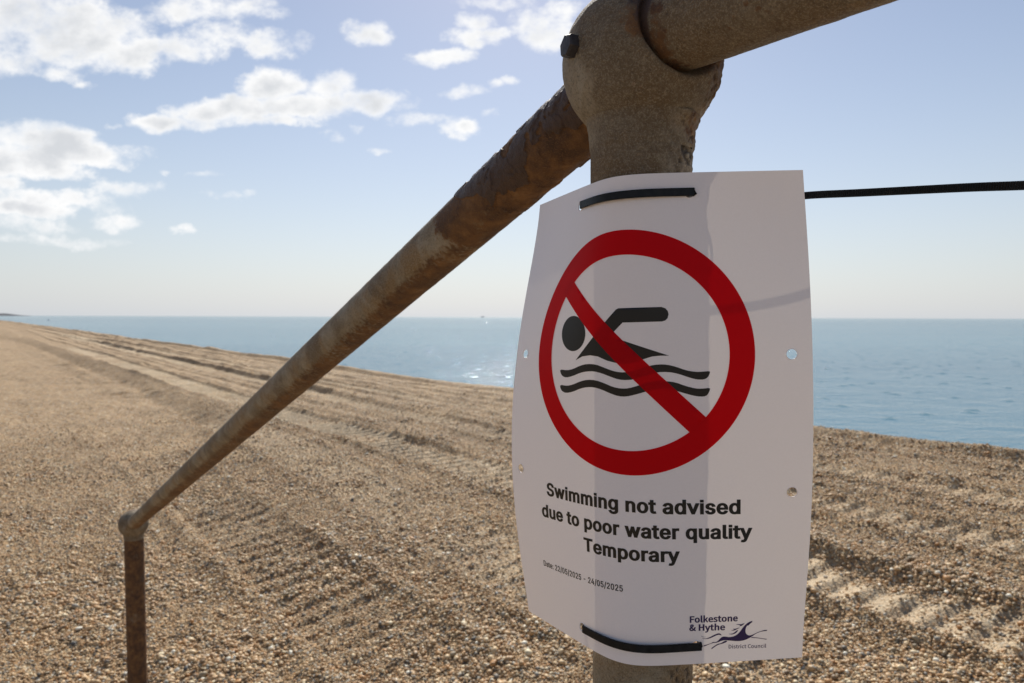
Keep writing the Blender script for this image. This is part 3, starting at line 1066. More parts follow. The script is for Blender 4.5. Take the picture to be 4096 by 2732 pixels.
# red ring and bar
RC = (-2.3, 106.0)
an = np.linspace(0, 2 * np.pi, 180, endpoint=False)
V = np.concatenate([np.stack([RC[0] + (61.1 + 14.3 * k) * np.cos(an), RC[1] + (59.1 + 14.8 * k) * np.sin(an)], -1) for k in np.linspace(0, 1, 7)])
ring_o = on_sheet('prohibition_ring', V, grid_faces(7, 180, True), mat_red, sign, .00022)
bar = np.array([(-44.9, 58.3), (45.4, 144.3), (35.8, 153.3), (-53.8, 67.0)])
V, F = fill([bar], 3)
on_sheet('prohibition_bar', V, F, mat_red, ring_o, .00020)
POLY = json.loads('''{"body": [[-13.91,86.36],[-6.88,79.54],[-5.3,78.83],[20.51,78.7],[22.69,79.49],[24.15,81.15],[24.55,83.13],[23.96,85.37],[22.56,86.75],[20.63,87.27],[-2.75,87.48],[-11.43,95.6],[-0.91,98.95],[24.39,107.47],[19.7,107.43],[14.7,107.86],[9.6,109.45],[2.06,111.89],[-2.11,112.39],[-5.76,112.26],[-13.42,110.64],[-20.32,108.11],[-26.35,107.52],[-32.86,108.37],[-38.91,110.96],[-23.28,95.69]],"w1": [[-53.98,117.35],[-46.99,117.76],[-41.51,116.74],[-34.54,114.17],[-28.77,112.96],[-21.87,113.07],[-15.54,114.97],[-9.64,116.87],[-4.65,117.58],[0.17,117.38],[7.2,115.29],[13.47,113.26],[18.5,112.58],[22.92,112.71],[27.84,113.87],[33.81,116.16],[39.24,117.16],[43.05,117.08],[47.67,116.67],[47.37,118.24],[46.25,120.47],[44.06,121.68],[40.25,121.66],[35.92,120.51],[29.4,118.11],[23.94,117.07],[17.3,117.18],[9.96,119.55],[3.31,121.65],[-1.13,122.19],[-5.98,121.96],[-11.01,120.53],[-17.68,118.39],[-23.43,117.39],[-28.82,117.65],[-34.54,118.72],[-41.47,121.15],[-47.82,122.5],[-51.61,121.63],[-53.41,119.52]],"w2": [[-53.65,127.36],[-46.81,127.78],[-41.43,126.67],[-34.56,124.17],[-28.87,122.88],[-22.05,122.87],[-15.75,124.51],[-9.87,126.63],[-4.88,127.39],[-0.05,127.2],[7.0,125.03],[13.28,122.95],[18.31,122.35],[23.28,122.62],[27.67,123.18],[33.64,125.45],[39.07,126.88],[42.88,127.06],[47.5,126.47],[47.2,128.32],[45.8,130.84],[43.89,131.68],[40.08,131.55],[35.74,130.53],[29.21,128.55],[23.75,126.87],[17.67,126.9],[10.91,128.69],[3.99,130.84],[-1.35,132.15],[-6.22,132.15],[-11.25,130.79],[-17.89,128.44],[-23.6,127.35],[-28.93,127.51],[-34.59,128.72],[-41.42,131.27],[-47.67,132.48],[-51.38,131.6],[-53.11,129.84]],"h0": [[72.79,270.47],[71.4,270.74],[69.44,271.79],[67.89,273.19],[66.34,275.22],[64.99,277.26],[63.63,278.79],[62.05,279.85],[60.06,280.45],[58.07,280.59],[56.47,280.16],[54.87,279.95],[53.68,280.22],[52.5,281.2],[51.32,282.61],[50.13,283.3],[48.53,283.29],[47.94,283.17],[47.34,283.77],[44.96,284.56],[43.17,284.96],[42.57,284.97],[42.1,285.86],[43.17,285.63],[45.36,284.79],[48.14,283.81],[49.73,283.82],[51.32,283.57],[53.31,282.72],[55.3,282.41],[57.3,282.66],[59.7,282.96],[62.91,283.49],[66.12,283.47],[68.92,282.78],[71.3,281.65],[72.88,280.68],[74.45,279.49],[76.82,278.35],[79.22,277.84],[80.82,277.8],[81.62,277.68],[82.2,277.03],[80.39,277.05],[78.01,277.65],[76.02,278.3],[74.04,279.25],[72.26,280.0],[70.66,280.21],[69.24,279.41],[68.53,278.31],[68.3,277.02],[68.46,275.33],[68.91,274.17],[69.49,273.36],[70.09,273.56],[70.67,272.91],[71.44,272.1],[72.22,271.51],[72.61,271.31],[72.2,270.95]],"h1": [[71.7,281.76],[72.49,281.29],[74.51,281.62],[77.34,282.13],[80.58,282.83],[82.21,283.14],[81.61,283.53],[80.6,283.26],[77.35,282.51],[74.52,282.05]],"h2": [[57.31,283.08],[55.9,282.74],[54.51,283.42],[52.93,284.38],[51.13,284.57],[49.35,285.65],[47.36,287.0],[46.89,287.81],[47.76,287.57],[49.75,286.09],[51.74,285.07],[54.13,284.66],[56.12,283.94]],"h3": [[53.59,279.16],[53.06,278.29],[52.06,277.65],[50.87,277.76],[48.5,278.68],[46.13,279.93],[44.15,280.62],[42.56,280.66],[40.98,280.28],[42.56,280.99],[44.55,281.02],[46.92,280.48],[49.69,279.16],[51.67,278.55],[52.67,278.9]],"h4": [[40.46,278.26],[41.17,279.13],[42.36,279.56],[44.14,279.62],[42.56,279.78],[41.17,279.42]],"h5": [[67.97,271.71],[66.67,272.02],[65.48,272.43],[63.89,272.3],[61.91,272.33],[63.9,272.77],[65.1,273.04],[64.71,273.57],[63.92,273.61],[65.31,273.69],[66.49,273.11]],"h6": [[65.14,274.65],[63.55,274.73],[62.36,275.22],[60.77,275.17],[60.37,275.32],[61.58,275.81],[60.79,276.1],[59.19,275.89],[60.39,276.46],[61.98,276.17],[63.36,275.27]],"h7": [[63.97,276.02],[62.98,276.39],[61.61,277.58],[60.03,278.42],[57.56,278.37],[59.64,278.95],[61.63,278.55],[63.01,277.57]]}''')
# swimmer and waves


def smooth_loop(L, it=1):
    L = np.asarray(L, float)
    for _ in range(it):
        a_, b_ = L, np.roll(L, -1, 0)
        L = np.stack([a_ * .75 + b_ * .25, a_ * .25 + b_ * .75], 1).reshape(-1, 2)
    return L


V, F = fill([POLY['body']], 2.5)
swimmer = on_sheet('swimmer_symbol', V, F, mat_black, sign, .00012)
V, F = fill([circ(-41.8, 93.9, 11.55, 11.3, 48)], 2.5)
on_sheet('swimmer_head', V, F, mat_black, swimmer, .00012)
for k in ('w1', 'w2'):
    V, F = fill([smooth_loop(POLY[k], 1)], 2.5)
    on_sheet('wave_symbol', V, F, mat_black, sign, .00012)

